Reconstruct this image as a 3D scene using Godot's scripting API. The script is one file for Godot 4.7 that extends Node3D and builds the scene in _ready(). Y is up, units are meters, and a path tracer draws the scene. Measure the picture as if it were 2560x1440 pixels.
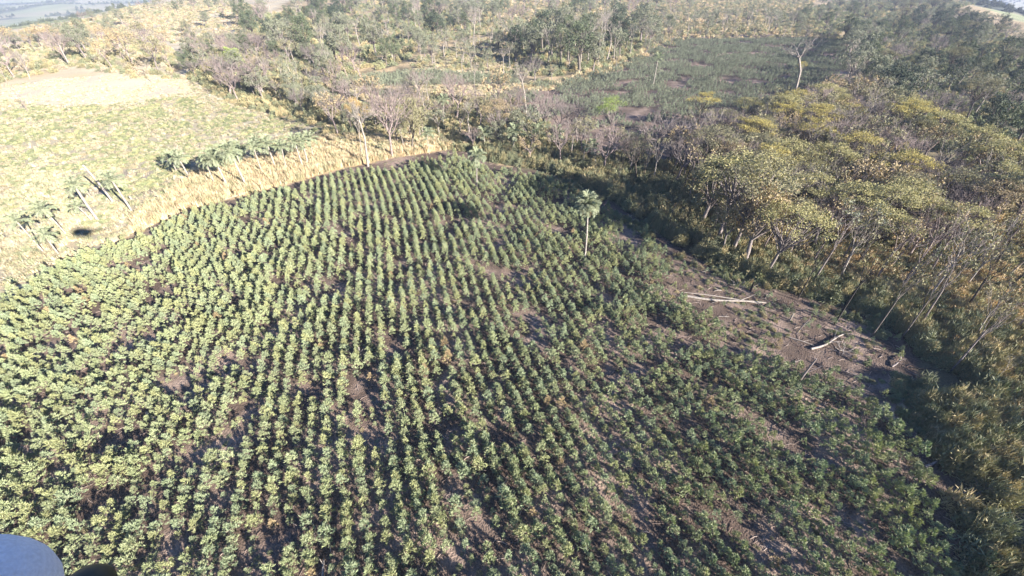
extends Node3D
# A crop field with palms and dry woods round it, seen from a helicopter door on a low-sun afternoon.

const EYE_HEIGHT := 45.0
const TILT := 38.5
const LENS := 1000.0          # focal length in pixels of a 2560 pixel wide picture
var sin_tilt := sin(deg_to_rad(TILT))
var cos_tilt := cos(deg_to_rad(TILT))
var rng := RandomNumberGenerator.new()
var noise_low := FastNoiseLite.new()
var noise_mid := FastNoiseLite.new()
var noise_fine := FastNoiseLite.new()
var names_used := {}
var zones := {}
var trees := {}               # kind -> list of {trunk, crown, height}
var mats := {}

# ------------------------------------------------------------------ mesh helper
class Shape:
	var v := PackedVector3Array()
	var n := PackedVector3Array()
	var c := PackedColorArray()
	var idx := PackedInt32Array()

	func tri(p: Vector3, q: Vector3, r: Vector3, col: Color) -> void:
		var k := v.size()
		var m := (r - p).cross(q - p).normalized()
		v.append(p); v.append(q); v.append(r)
		n.append(m); n.append(m); n.append(m)
		c.append(col); c.append(col); c.append(col)
		idx.append(k); idx.append(k + 1); idx.append(k + 2)

	func quad(p: Vector3, q: Vector3, r: Vector3, s: Vector3, col: Color) -> void:
		tri(p, q, r, col); tri(p, r, s, col)

	# a leaf: two faces folded along the midrib
	func leaf(p: Vector3, dir: Vector3, up: Vector3, length: float, wide: float, col: Color) -> void:
		var side := dir.cross(up).normalized() * wide * 0.5
		var nrm := side.cross(dir).normalized()
		var mid := p + dir * length * 0.45 + nrm * wide * 0.14
		var tip := p + dir * length - nrm * length * 0.08
		tri(p, mid + side, tip, col)
		tri(p, tip, mid - side, col)

	func tube(pts: Array, radii: Array, sides: int, col: Color, capped := true) -> void:
		var base := v.size()
		var count := pts.size()
		for a in count:
			var p: Vector3 = pts[a]
			var d: Vector3 = (pts[mini(a + 1, count - 1)] - pts[maxi(a - 1, 0)]).normalized()
			var ref := Vector3.RIGHT if absf(d.x) < 0.8 else Vector3.FORWARD
			var e1 := d.cross(ref).normalized()
			var e2 := d.cross(e1).normalized()
			for k in sides:
				var an := TAU * k / sides
				var o := e1 * cos(an) + e2 * sin(an)
				v.append(p + o * radii[a]); n.append(o); c.append(col)
		for a in count - 1:
			for k in sides:
				var i0 := base + a * sides + k
				var i1 := base + a * sides + (k + 1) % sides
				idx.append(i0); idx.append(i0 + sides); idx.append(i1)
				idx.append(i1); idx.append(i0 + sides); idx.append(i1 + sides)
		if capped:
			for e in [0, count - 1]:
				var first: int = base + e * sides
				for k in range(1, sides - 1):
					if e == 0:
						tri(v[first], v[first + k + 1], v[first + k], col)
					else:
						tri(v[first], v[first + k], v[first + k + 1], col)

	func box(lo: Vector3, hi: Vector3, col: Color) -> void:
		var p := []
		for k in 8:
			p.append(Vector3(hi.x if k & 1 else lo.x, hi.y if k & 2 else lo.y, hi.z if k & 4 else lo.z))
		for f in [[0, 2, 3, 1], [4, 5, 7, 6], [0, 4, 6, 2], [1, 3, 7, 5], [0, 1, 5, 4], [2, 6, 7, 3]]:
			quad(p[f[3]], p[f[2]], p[f[1]], p[f[0]], col)

	func mesh(mat: Material) -> ArrayMesh:
		var arrays := []
		arrays.resize(Mesh.ARRAY_MAX)
		arrays[Mesh.ARRAY_VERTEX] = v
		arrays[Mesh.ARRAY_NORMAL] = n
		arrays[Mesh.ARRAY_COLOR] = c
		arrays[Mesh.ARRAY_INDEX] = idx
		var m := ArrayMesh.new()
		m.add_surface_from_arrays(Mesh.PRIMITIVE_TRIANGLES, arrays)
		m.surface_set_material(0, mat)
		return m

# ------------------------------------------------------------------ small helpers
func rnd(lo: float, hi: float) -> float:
	return rng.randf_range(lo, hi)

func any_direction() -> Vector3:
	var y := rnd(-1, 1)
	var a := rnd(0, TAU)
	var r := sqrt(1 - y * y)
	return Vector3(r * cos(a), y, r * sin(a))

func leaf_tone(spread := 0.3) -> Color:
	var b := 1.0 + rnd(-spread, spread)
	return Color(b * rnd(0.92, 1.1), b, b * rnd(0.85, 1.1))

func tint(r: float, g: float, b: float) -> Color:
	return Color(r, g, b).linear_to_srgb()

func leaf_mat(r: float, g: float, b: float, through := 0.35) -> StandardMaterial3D:
	var m := StandardMaterial3D.new()
	m.albedo_color = tint(r, g, b)
	m.vertex_color_use_as_albedo = true
	m.roughness = 0.75
	m.cull_mode = BaseMaterial3D.CULL_DISABLED
	m.backlight_enabled = true
	m.backlight = Color(r * through * 2.0, g * through * 2.2, b * through).linear_to_srgb()
	return m

func bark_mat(r: float, g: float, b: float) -> StandardMaterial3D:
	var m := StandardMaterial3D.new()
	m.albedo_color = tint(r, g, b)
	m.vertex_color_use_as_albedo = true
	m.roughness = 0.9
	m.albedo_texture = mats.grain
	m.uv1_triplanar = true
	m.uv1_scale = Vector3(0.8, 0.25, 0.8)
	return m

func noise_texture(size: int, freq: float, octaves: int, lo: float, hi: float, seed_value: int) -> NoiseTexture2D:
	var f := FastNoiseLite.new()
	f.noise_type = FastNoiseLite.TYPE_SIMPLEX_SMOOTH
	f.frequency = freq
	f.fractal_octaves = octaves
	f.fractal_gain = 0.62
	f.seed = seed_value
	var t := NoiseTexture2D.new()
	t.width = size; t.height = size; t.seamless = true; t.noise = f
	var g := Gradient.new()
	g.set_color(0, Color(lo, lo, lo)); g.set_color(1, Color(hi, hi, hi))
	t.color_ramp = g
	return t

func numbered(called: String) -> String:
	var k: int = names_used.get(called, -1) + 1
	names_used[called] = k
	return called if k == 0 else "%s_%03d" % [called, k]

func tag(o: Node, label: String, category := "", group := "", kind := "") -> Node:
	if label: o.set_meta("label", label)
	if category: o.set_meta("category", category)
	if group: o.set_meta("group", group)
	if kind: o.set_meta("kind", kind)
	return o

func thing(called: String, at: Vector3, label: String, category: String, group := "") -> Node3D:
	var o := Node3D.new()
	o.name = numbered(called)
	add_child(o, true)
	o.position = at
	tag(o, label, category, group)
	return o

func part(parent: Node, called: String, m: Mesh, mat: Material = null) -> MeshInstance3D:
	var o := MeshInstance3D.new()
	o.name = called
	o.mesh = m
	if mat: o.material_override = mat
	parent.add_child(o, true)
	return o

func lone(called: String, m: Mesh, at: Vector3, label: String, category: String, group := "") -> MeshInstance3D:
	var o := MeshInstance3D.new()
	o.name = numbered(called)
	o.mesh = m
	add_child(o, true)
	o.position = at
	tag(o, label, category, group)
	return o

# where the line of sight through a point of the photograph meets the height y
func sight(px: float, py: float, y := 0.0) -> Vector3:
	var u := (px - 1280.0) / LENS
	var w := (720.0 - py) / LENS
	var d := Vector3(u, -sin_tilt + w * cos_tilt, -cos_tilt - w * sin_tilt)
	var t := (EYE_HEIGHT - y) / maxf(-d.y, 0.03)
	return Vector3(d.x * t, y, d.z * t)

func spot(px: float, py: float) -> Vector3:
	var p := sight(px, py)
	for k in 5:
		p = sight(px, py, land(p.x, p.z))
	p.y = land(p.x, p.z)
	return p

func height_to(base: Vector3, py: float) -> float:
	var depth := -base.z * cos_tilt + (EYE_HEIGHT - base.y) * sin_tilt
	var up := -base.z * sin_tilt - (EYE_HEIGHT - base.y) * cos_tilt
	var w := (720.0 - py) / LENS
	return (w * depth - up) / (cos_tilt + w * sin_tilt)

func seen_at(p: Vector3) -> Vector3:
	var r := p - Vector3(0, EYE_HEIGHT, 0)
	var depth := -r.y * sin_tilt - r.z * cos_tilt
	if depth < 0.1: return Vector3(-9999, -9999, depth)
	return Vector3(1280 + LENS * r.x / depth, 720 - LENS * (r.y * cos_tilt - r.z * sin_tilt) / depth, depth)

func zone(points: Array) -> PackedVector2Array:
	var out := PackedVector2Array()
	for p in points:
		var q := spot(p[0], p[1])
		out.append(Vector2(q.x, q.z))
	return out

func inside(z: String, x: float, y: float) -> bool:
	return Geometry2D.is_point_in_polygon(Vector2(x, y), zones[z])

func bounds(poly: PackedVector2Array) -> Rect2:
	var r := Rect2(poly[0], Vector2.ZERO)
	for p in poly: r = r.expand(p)
	return r

func scatter(z: String, count: int, gap: float) -> Array:
	var poly: PackedVector2Array = zones[z]
	var r := bounds(poly)
	var cells := {}
	var out := []
	for attempt in count * 14:
		if out.size() >= count: break
		var p := Vector2(rnd(r.position.x, r.end.x), rnd(r.position.y, r.end.y))
		if not Geometry2D.is_point_in_polygon(p, poly): continue
		if gap > 0:
			var key := Vector2i((p / gap).floor())
			var clash := false
			for a in range(-1, 2):
				for b in range(-1, 2):
					var other = cells.get(key + Vector2i(a, b))
					if other != null and p.distance_to(other) < gap: clash = true
			if clash: continue
			cells[key] = p
		out.append(p)
	return out

# ------------------------------------------------------------------ terrain
func fall_edge(z: float) -> Vector2:
	return Vector2(-(258.0 + 0.40 * -z), maxf(300.0, 150.0 + 0.7 * -z))

func land(x: float, z: float) -> float:
	var e := fall_edge(z)
	var wobble := noise_low.get_noise_2d(x * 0.6, z * 0.6) * 40.0
	var out := maxf(maxf(e.x - x, x - e.y), -z - 1500.0) + wobble
	var far := Vector2(x, z).length()
	var h := noise_low.get_noise_2d(x * 1.5, z * 1.5) * 2.2 * smoothstep(130.0, 300.0, far)
	h += noise_mid.get_noise_2d(x, z) * 0.25
	# the pasture's low hill on the left and the golden hill behind it
	h += 9.0 * exp(-(pow((x + 235.0) / 120.0, 2.0) + pow((z + 250.0) / 60.0, 2.0)))
	h += 13.0 * exp(-(pow((x + 270.0) / 140.0, 2.0) + pow((z + 640.0) / 170.0, 2.0)))
	var d := smoothstep(-20.0, 620.0, out)
	h -= 120.0 * d
	h += d * noise_low.get_noise_2d(x * 0.12 + 50, z * 0.12) * 50.0
	return h

func axis(lo: float, hi: float, fine_lo: float, fine_hi: float, step: float, grow: float) -> PackedFloat32Array:
	var up := []
	var s := step
	var at := fine_hi
	while at < hi:
		s *= grow
		at += s
		up.append(at)
	var down := []
	s = step
	at = fine_lo
	while at > lo:
		s *= grow
		at -= s
		down.append(at)
	down.reverse()
	var out := PackedFloat32Array(down)
	var k := fine_lo
	while k <= fine_hi:
		out.append(k)
		k += step
	out.append_array(PackedFloat32Array(up))
	return out

const SOIL := Color(0.130, 0.093, 0.070)
const LITTER := Color(0.43, 0.32, 0.25)
const STRAW := Color(0.49, 0.435, 0.30)
const PALE := Color(0.66, 0.59, 0.43)
const WEED := Color(0.25, 0.29, 0.12)
const GOLD := Color(0.58, 0.44, 0.25)
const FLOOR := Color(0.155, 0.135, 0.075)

func ground_color(x: float, z: float) -> Color:
	var far := Vector2(x, z).length()
	var a := noise_mid.get_noise_2d(x * 2.2, z * 2.2)
	var b := noise_fine.get_noise_2d(x, z)
	var low := noise_low.get_noise_2d(x * 2.0, z * 2.0)
	var col: Color
	var e := fall_edge(z)
	var out := maxf(e.x - x, x - e.y)
	if out > 60.0 or far > 1700:
		# the valley: pasture, ploughed land and dark woodland in large patches
		var k := noise_low.get_noise_2d(x * 0.35 + 300, z * 0.22)
		col = Color(0.40, 0.38, 0.24)
		if k > 0.16: col = Color(0.30, 0.33, 0.17)
		if k < -0.02: col = Color(0.07, 0.085, 0.055)
		return col * (1.0 + 0.25 * b)
	var jx := x + a * 1.6 + b * 0.8
	var jz := z + b * 1.6
	if inside("soil", jx, jz):
		col = SOIL.lerp(LITTER, clampf(0.2 + a * 1.1 + b * 1.0, 0, 1))
		return col
	if inside("back_field", jx, jz):
		return SOIL.lerp(LITTER, clampf(0.35 + a * 0.8 + b * 0.5, 0, 1))
	if inside("golden", jx, jz):
		return GOLD.lerp(STRAW, clampf(0.3 + a + b * 0.5, 0, 1))
	if inside("belt", jx, jz):
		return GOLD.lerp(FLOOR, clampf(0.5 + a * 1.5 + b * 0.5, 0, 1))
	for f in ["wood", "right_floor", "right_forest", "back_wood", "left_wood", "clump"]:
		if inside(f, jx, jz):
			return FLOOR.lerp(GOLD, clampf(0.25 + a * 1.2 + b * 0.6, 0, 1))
	col = STRAW.lerp(PALE, clampf(low * 2.5 + 0.4, 0, 1))
	if inside("pale_hill", jx, jz): col = PALE.lerp(STRAW, clampf(b, 0, 1))
	elif inside("green_pasture", jx, jz):
		col = STRAW.lerp(WEED, clampf(0.15 + a * 1.8 + b * 0.8, 0, 0.85))
	elif inside("pasture", jx, jz) or inside("far_left", jx, jz): col = col.lerp(GOLD, clampf(0.1 + a, 0, 0.5))
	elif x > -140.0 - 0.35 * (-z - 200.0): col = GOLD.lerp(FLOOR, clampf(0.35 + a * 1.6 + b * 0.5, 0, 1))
	else: col = col.lerp(GOLD, clampf(0.2 + a, 0, 0.7))
	if inside("track", jx, jz): col = Color(0.36, 0.31, 0.24)
	return col * (1.0 + 0.15 * b)

func build_ground() -> void:
	var xs := axis(-9000, 9000, -150, 130, 1.25, 1.045)
	var zs := axis(-9500, 1500, -210, 25, 1.25, 1.035)
	var nx := xs.size()
	var nz := zs.size()
	var v := PackedVector3Array(); v.resize(nx * nz)
	var c := PackedColorArray(); c.resize(nx * nz)
	for j in nz:
		for i in nx:
			var x := xs[i]
			var z := zs[j]
			v[j * nx + i] = Vector3(x, land(x, z), z)
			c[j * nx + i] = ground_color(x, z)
	var n := PackedVector3Array(); n.resize(nx * nz)
	var idx := PackedInt32Array(); idx.resize((nx - 1) * (nz - 1) * 6)
	var w := 0
	for j in nz:
		for i in nx:
			var l := v[j * nx + maxi(i - 1, 0)]
			var r := v[j * nx + mini(i + 1, nx - 1)]
			var d := v[maxi(j - 1, 0) * nx + i]
			var u := v[mini(j + 1, nz - 1) * nx + i]
			n[j * nx + i] = (u - d).cross(r - l).normalized()
			if i < nx - 1 and j < nz - 1:
				var k := j * nx + i
				idx[w] = k; idx[w + 1] = k + 1; idx[w + 2] = k + nx
				idx[w + 3] = k + 1; idx[w + 4] = k + nx + 1; idx[w + 5] = k + nx
				w += 6
	var arrays := []
	arrays.resize(Mesh.ARRAY_MAX)
	arrays[Mesh.ARRAY_VERTEX] = v
	arrays[Mesh.ARRAY_NORMAL] = n
	arrays[Mesh.ARRAY_COLOR] = c
	arrays[Mesh.ARRAY_INDEX] = idx
	var m := ArrayMesh.new()
	m.add_surface_from_arrays(Mesh.PRIMITIVE_TRIANGLES, arrays)
	var mat := StandardMaterial3D.new()
	mat.vertex_color_use_as_albedo = true
	mat.roughness = 1.0
	mat.albedo_texture = mats.ground_grain
	mat.uv1_triplanar = true
	mat.uv1_world_triplanar = true
	mat.uv1_scale = Vector3.ONE * 0.11
	mat.normal_enabled = true
	mat.normal_texture = mats.ground_bump
	mat.normal_scale = 1.0
	m.surface_set_material(0, mat)
	var o := MeshInstance3D.new()
	o.name = "ground"
	o.mesh = m
	add_child(o, true)
	tag(o, "", "", "", "structure")

# ------------------------------------------------------------------ plants
func crop_shape(s: int) -> Shape:
	rng.seed = 100 + s
	var f := Shape.new()
	var tall := rnd(2.3, 2.8)
	var tips := 17 + rng.randi() % 5
	for k in tips:
		var t := (k + 0.5) / tips
		var a := k * 2.39996 + rnd(-0.4, 0.4)
		var r := (1.0 - t * 0.92) * rnd(0.62, 1.02)
		var hub := Vector3(cos(a) * r, tall * (0.24 + 0.68 * t) * rnd(0.92, 1.08), sin(a) * r)
		var reach := rnd(0.36, 0.52)
		for q in 17:
			var d := any_direction()
			d.y = absf(d.y) * 0.8 + 0.05
			d = (d + Vector3(hub.x, 0.35, hub.z) * 0.5).normalized()
			f.leaf(hub + any_direction() * rnd(0, 0.16), d, any_direction(), reach * rnd(0.6, 1.1), rnd(0.07, 0.12), leaf_tone(0.3))
	for q in 14:
		var d := (any_direction() * 0.5 + Vector3.UP).normalized()
		f.leaf(Vector3(rnd(-0.05, 0.05), tall * 0.9, rnd(-0.05, 0.05)), d, any_direction(), rnd(0.3, 0.5), 0.09, leaf_tone(0.2))
	return f

func crop_stem(s: int) -> Shape:
	rng.seed = 900 + s
	var f := Shape.new()
	f.tube([Vector3(0, -0.1, 0), Vector3(0.02, 0.7, 0.01), Vector3(0, 2.0, 0.02)], [0.045, 0.035, 0.015], 5, Color.WHITE)
	for k in 7:
		var a := k * 2.4
		var y := 0.35 + 0.13 * k
		f.tube([Vector3(0.01, y, 0), Vector3(cos(a) * 0.55, y + 0.5, sin(a) * 0.55)], [0.02, 0.008], 4, Color.WHITE)
	return f

func bush_shape(s: int, count := 150, wide := 0.12, length := 0.3) -> Shape:
	rng.seed = 300 + s
	var f := Shape.new()
	for k in count:
		var d := any_direction()
		d.y = absf(d.y)
		var hub := Vector3(d.x * rnd(0.35, 1.0), d.y * rnd(0.4, 1.0), d.z * rnd(0.35, 1.0))
		for q in 2:
			var e := (any_direction() + d * 0.5 + Vector3.UP * 0.3).normalized()
			f.leaf(hub, e, any_direction(), length * rnd(0.7, 1.3), wide * rnd(0.7, 1.3), leaf_tone(0.3))
	return f

func grass_shape(s: int, blades := 40, bend := 0.5) -> Shape:
	rng.seed = 500 + s
	var f := Shape.new()
	for k in blades:
		var a := rnd(0, TAU)
		var d := Vector3(cos(a), 0, sin(a))
		var p := Vector3(rnd(-0.4, 0.4), 0, rnd(-0.4, 0.4))
		var tall := rnd(0.6, 1.0)
		var side := Vector3(-d.z, 0, d.x) * rnd(0.022, 0.04)
		var mid := p + Vector3.UP * tall * 0.62 + d * bend * 0.22
		var tip := p + Vector3.UP * tall * rnd(0.82, 1.0) + d * bend * rnd(0.5, 1.1)
		var col := leaf_tone(0.25)
		f.quad(p - side, mid - side, mid + side, p + side, col)
		f.tri(mid - side * 1.3, tip, mid + side * 1.3, col)
	return f

func twigs(f: Shape, p: Vector3, d: Vector3, length: float, r: float, level: int, split: int, tips: Array, up_pull := 0.15) -> void:
	var mid := p + d * length * 0.5 + any_direction() * length * 0.09
	var end := p + (d + Vector3.UP * up_pull).normalized() * length
	f.tube([p, mid, end], [r, r * 0.8, r * 0.55], 5 if level > 1 else (4 if level == 1 else 3), Color.WHITE * rnd(0.85, 1.1), false)
	if level == 0:
		tips.append([end, d])
		return
	for k in split:
		var e := (d + any_direction() * 0.75 + Vector3.UP * up_pull).normalized()
		var from := mid.lerp(end, rnd(0.1, 1.0)) if k > 1 else end
		twigs(f, from, e, length * rnd(0.55, 0.8), r * 0.55, level - 1, split, tips, up_pull)

func add_tree(kind: String, trunk: Shape, crown: Shape, tall: float, crown_name := "crown") -> void:
	if not trees.has(kind): trees[kind] = []
	trees[kind].append({"trunk": trunk.mesh(mats.bark), "crown": crown.mesh(mats.olive), "tall": tall, "crown_name": crown_name})

func build_tree_kinds() -> void:
	# broad leafy crowns
	for s in 5:
		rng.seed = 2000 + s
		var t := Shape.new()
		var f := Shape.new()
		var lean := Vector3(rnd(-0.6, 0.6), 0, rnd(-0.6, 0.6))
		var fork := Vector3(lean.x, 4.2, lean.z)
		t.tube([Vector3(0, -0.3, 0), Vector3(lean.x * 0.4, 2, lean.z * 0.5), fork], [0.34, 0.26, 0.21], 7, Color.WHITE)
		for k in 17:
			var a := k * 2.4 + rnd(-0.4, 0.4)
			var q := (k + 0.5) / 17.0
			var r := 3.6 * sqrt(1.0 - q * 0.85) * rnd(0.6, 1.1)
			var hub := Vector3(cos(a) * r, 4.6 + 6.2 * q * rnd(0.85, 1.05), sin(a) * r) + lean
			t.tube([fork - Vector3(0, rnd(0, 1.2), 0), fork.lerp(hub, 0.5) + any_direction() * 0.4, hub], [0.13, 0.08, 0.03], 4, Color.WHITE, false)
			var size := rnd(0.9, 1.6)
			for j in 135:
				var d := any_direction()
				var p := hub + Vector3(d.x, d.y * 0.7, d.z) * size * sqrt(rng.randf())
				f.leaf(p, (any_direction() + d * 0.6).normalized(), any_direction(), rnd(0.26, 0.5), rnd(0.14, 0.25), leaf_tone(0.3))
		add_tree("leafy", t, f, 11.5)
	# flat-topped, feathery crowns
	for s in 5:
		rng.seed = 2100 + s
		var t := Shape.new()
		var f := Shape.new()
		var lean := Vector3(rnd(-1.2, 1.2), 0, rnd(-1.2, 1.2))
		var fork := Vector3(lean.x, 6.0, lean.z)
		t.tube([Vector3(0, -0.3, 0), Vector3(lean.x * 0.3, 3, lean.z * 0.6), fork], [0.26, 0.2, 0.15], 6, Color.WHITE)
		for k in 26:
			var a := k * 2.4 + rnd(-0.5, 0.5)
			var r := 4.9 * sqrt((k + 0.6) / 26.0) * rnd(0.75, 1.12)
			var hub := Vector3(cos(a) * r, 11.2 - r * r * 0.075 + rnd(-0.9, 0.7), sin(a) * r) + lean
			t.tube([fork + Vector3(0, rnd(-1.5, 0.5), 0), fork.lerp(hub, 0.55) + Vector3(0, -0.3, 0) + any_direction() * 0.4, hub], [0.1, 0.06, 0.025], 4, Color.WHITE, false)
			var size := rnd(1.0, 1.7)
			for j in 110:
				var d := any_direction()
				var p := hub + Vector3(d.x * size, d.y * size * 0.36, d.z * size) * sqrt(rng.randf())
				var e := any_direction()
				e.y *= 0.4
				f.leaf(p, e.normalized(), (Vector3.UP + any_direction() * 0.5).normalized(), rnd(0.2, 0.42), rnd(0.09, 0.17), leaf_tone(0.28))
		add_tree("umbrella", t, f, 12.0)
	# thin, half bare crowns
	for s in 5:
		rng.seed = 2200 + s
		var t := Shape.new()
		var f := Shape.new()
		var tips := []
		var lean := Vector3(rnd(-0.8, 0.8), 0, rnd(-0.8, 0.8))
		var fork := Vector3(lean.x, 4.6, lean.z)
		t.tube([Vector3(0, -0.3, 0), Vector3(lean.x * 0.3, 2.4, lean.z * 0.6), fork], [0.22, 0.17, 0.13], 6, Color.WHITE)
		for k in 6:
			var a := k * 1.05 + rnd(-0.3, 0.3)
			twigs(t, fork - Vector3(0, rnd(0, 1.0), 0), Vector3(cos(a) * 0.75, 1.0, sin(a) * 0.75).normalized(), rnd(2.2, 3.2), 0.1, 2, 3, tips)
		for p in tips:
			for j in 11:
				f.leaf(p[0] + any_direction() * 0.75 * rng.randf(), any_direction(), any_direction(), rnd(0.3, 0.55), rnd(0.15, 0.28), leaf_tone(0.3))
		add_tree("thin", t, f, 10.5)
	# leafless trees
	for s in 5:
		rng.seed = 2300 + s
		var t := Shape.new()
		var f := Shape.new()
		var tips := []
		var lean := Vector3(rnd(-0.9, 0.9), 0, rnd(-0.9, 0.9))
		var fork := Vector3(lean.x, 4.0, lean.z)
		t.tube([Vector3(0, -0.3, 0), Vector3(lean.x * 0.2, 2.0, lean.z * 0.7), fork], [0.26, 0.2, 0.16], 6, Color.WHITE)
		for k in 6:
			var a := k * 1.05 + rnd(-0.3, 0.3)
			twigs(f, fork - Vector3(0, rnd(0, 0.8), 0), Vector3(cos(a) * 0.85, 1.0, sin(a) * 0.85).normalized(), rnd(2.2, 3.0), 0.12, 3, 4, tips, 0.1)
		add_tree("bare", t, f, 10.5, "branches")
	# tall clear trunks with a small bare head
	for s in 4:
		rng.seed = 2400 + s
		var t := Shape.new()
		var f := Shape.new()
		var tips := []
		var bow := Vector3(rnd(-0.8, 0.8), 0, rnd(-0.8, 0.8))
		var fork := Vector3(bow.x * 0.4, 11.0, bow.z * 0.4)
		t.tube([Vector3(0, -0.4, 0), Vector3(bow.x * 0.6, 3.5, bow.z * 0.6), Vector3(bow.x, 7.0, bow.z), fork], [0.33, 0.26, 0.22, 0.18], 8, Color.WHITE)
		for k in 6:
			var a := k * 1.05 + rnd(-0.3, 0.3)
			twigs(f, fork - Vector3(0, rnd(0, 1.0), 0), Vector3(cos(a) * 0.8, 0.9, sin(a) * 0.8).normalized(), rnd(1.9, 2.8), 0.13, 3, 3, tips, 0.1)
		add_tree("tall", t, f, 16.5, "branches")
	# slender poles with a few rising boughs and wisps of leaf
	for s in 5:
		rng.seed = 2500 + s
		var t := Shape.new()
		var f := Shape.new()
		var tips := []
		var bow := Vector3(rnd(-0.7, 0.7), 0, rnd(-0.7, 0.7))
		t.tube([Vector3(0, -0.3, 0), Vector3(bow.x * 0.5, 3.5, bow.z * 0.5), Vector3(bow.x, 6.5, bow.z)], [0.17, 0.13, 0.1], 6, Color.WHITE)
		for k in 4:
			var a := k * 1.6 + rnd(-0.5, 0.5)
			var from := Vector3(bow.x, 6.5, bow.z) - Vector3(bow.x * 0.16, 1, bow.z * 0.16) * rnd(0, 1.8) * (1.0 if k else 0.0)
			twigs(t, from, Vector3(cos(a) * 0.4, 1.0, sin(a) * 0.4).normalized(), rnd(2.4, 3.2), 0.07, 2, 3, tips, 0.2)
		for p in tips:
			if rng.randf() < 0.62: continue
			for j in 9:
				f.leaf(p[0] + any_direction() * 0.6 * rng.randf(), any_direction(), any_direction(), rnd(0.25, 0.5), rnd(0.12, 0.24), leaf_tone(0.3))
		add_tree("slender", t, f, 12.0)

func frond_shape(s: int) -> Shape:
	rng.seed = 2700 + s
	var f := Shape.new()
	var pts := []
	for k in 7:
		var q := k / 6.0
		pts.append(Vector3(2.45 * sin(q * 1.45) * 0.95, 0.8 * q - 1.15 * q * q * q, 0))
	f.tube(pts, [0.045, 0.04, 0.034, 0.028, 0.02, 0.014, 0.008], 4, Color.WHITE)
	for k in range(1, 23):
		var q := k / 23.0 * 5.99
		var i := int(q)
		var p: Vector3 = pts[i].lerp(pts[i + 1], q - i)
		var d: Vector3 = (pts[i + 1] - pts[i]).normalized()
		var size := 0.75 * sin(clampf(k / 23.0, 0.1, 0.94) * PI) + 0.2
		for side in [-1.0, 1.0]:
			var e := (d * 0.75 + Vector3(0, rnd(-0.55, 0.25), side * rnd(0.7, 1.0))).normalized()
			f.leaf(p, e, Vector3.UP, size, 0.15, leaf_tone(0.2))
	return f

func make_palm(base: Vector3, tall: float, lean: Vector3, label: String, group: String, o := {}) -> void:
	rng.seed = int(base.x * 131.0 + base.z * 17.0) & 0xffff
	var n := thing("palm_tree", base, label, "palm", group)
	var t := Shape.new()
	var r: float = o.get("r", 0.19)
	var top := lean + Vector3(0, tall, 0)
	var pts := []
	var radii := []
	for k in 9:
		var q := k / 8.0
		pts.append(Vector3(lean.x * q * q, tall * q - 0.2 * (1 - q), lean.z * q * q))
		radii.append(r * (1.25 if k == 0 else 1.0 - 0.25 * q) * (1.0 + 0.05 * (k % 2)))
	t.tube(pts, radii, 8, Color.WHITE)
	part(n, "trunk", t.mesh(mats.palm_bark))
	var size: float = o.get("size", 1.0)
	var count: int = o.get("fronds", 17)
	for k in count:
		var fr := part(n, "frond", mats.fronds[k % 3], mats.palm_leaf_b if k % 5 == 0 or o.has("pale") else mats.palm_leaf)
		var q := (k + 0.5) / maxf(count, 1)
		var rise := lerpf(1.25, -0.8, q)
		fr.basis = Basis(Vector3.UP, k * 2.39996 + rnd(-0.2, 0.2)) * Basis(Vector3.BACK, rise + rnd(-0.15, 0.15)) * Basis.from_scale(Vector3.ONE * size * rnd(0.85, 1.1))
		fr.position = top
	for k in int(o.get("dead", 0)):
		var fr := part(n, "dead_frond", mats.fronds[k % 3], mats.dead_leaf)
		tag(fr, "dry brown hanging frond")
		fr.basis = Basis(Vector3.UP, k * 1.1 + 2.2) * Basis(Vector3.BACK, -1.05 + rnd(-0.2, 0.1)) * Basis.from_scale(Vector3.ONE * size * 0.8)
		fr.position = top - Vector3(0, 0.25, 0)

const KIND_NAMES := {"leafy": "leafy_tree", "umbrella": "umbrella_tree", "thin": "thin_crowned_tree", "bare": "leafless_tree", "tall": "tall_trunk_tree", "slender": "slender_tree"}

func put_tree(kind: String, base: Vector3, tall: float, crown_mat: Material, bark: Material, label: String, group := "", wide := 1.0, turn := -1.0, lean := Vector3.ZERO) -> Node3D:
	var list: Array = trees[kind]
	var k := int(absf(base.x * 7.0 + base.z * 13.0)) % list.size()
	var d = list[k]
	var called: String = KIND_NAMES[kind]
	if kind == "leafy" and (crown_mat == mats.deep or crown_mat == mats.green): called = "dark_leafy_tree"  # same leafy shapes, only the crown colour is a darker green
	var n := thing(called, base, label, "tree", group)
	var s: float = tall / d.tall
	var b := Basis(Vector3.UP, turn if turn >= 0 else fmod(absf(base.x * 3.7 + base.z * 1.9), TAU)) * Basis.from_scale(Vector3(s * wide, s, s * wide))
	if lean != Vector3.ZERO:
		b = Basis(Vector3.UP.cross(lean).normalized(), lean.length()) * b
	n.basis = b
	part(n, "trunk", d.trunk, bark)
	part(n, d.crown_name, d.crown, crown_mat if d.crown_name == "crown" else bark)
	return n

func copies(parent: Node, called: String, m: Mesh, places: Array, tones: Array) -> void:
	if places.is_empty(): return
	var mm := MultiMesh.new()
	mm.transform_format = MultiMesh.TRANSFORM_3D
	mm.use_colors = true
	mm.mesh = m
	mm.instance_count = places.size()
	for k in places.size():
		mm.set_instance_transform(k, places[k])
		mm.set_instance_color(k, tones[k])
	var o := MultiMeshInstance3D.new()
	o.name = called
	o.multimesh = mm
	if parent == self: o.name = numbered(called)
	parent.add_child(o, true)
	if parent == self: tag(o, "", "", "", "stuff")

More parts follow.
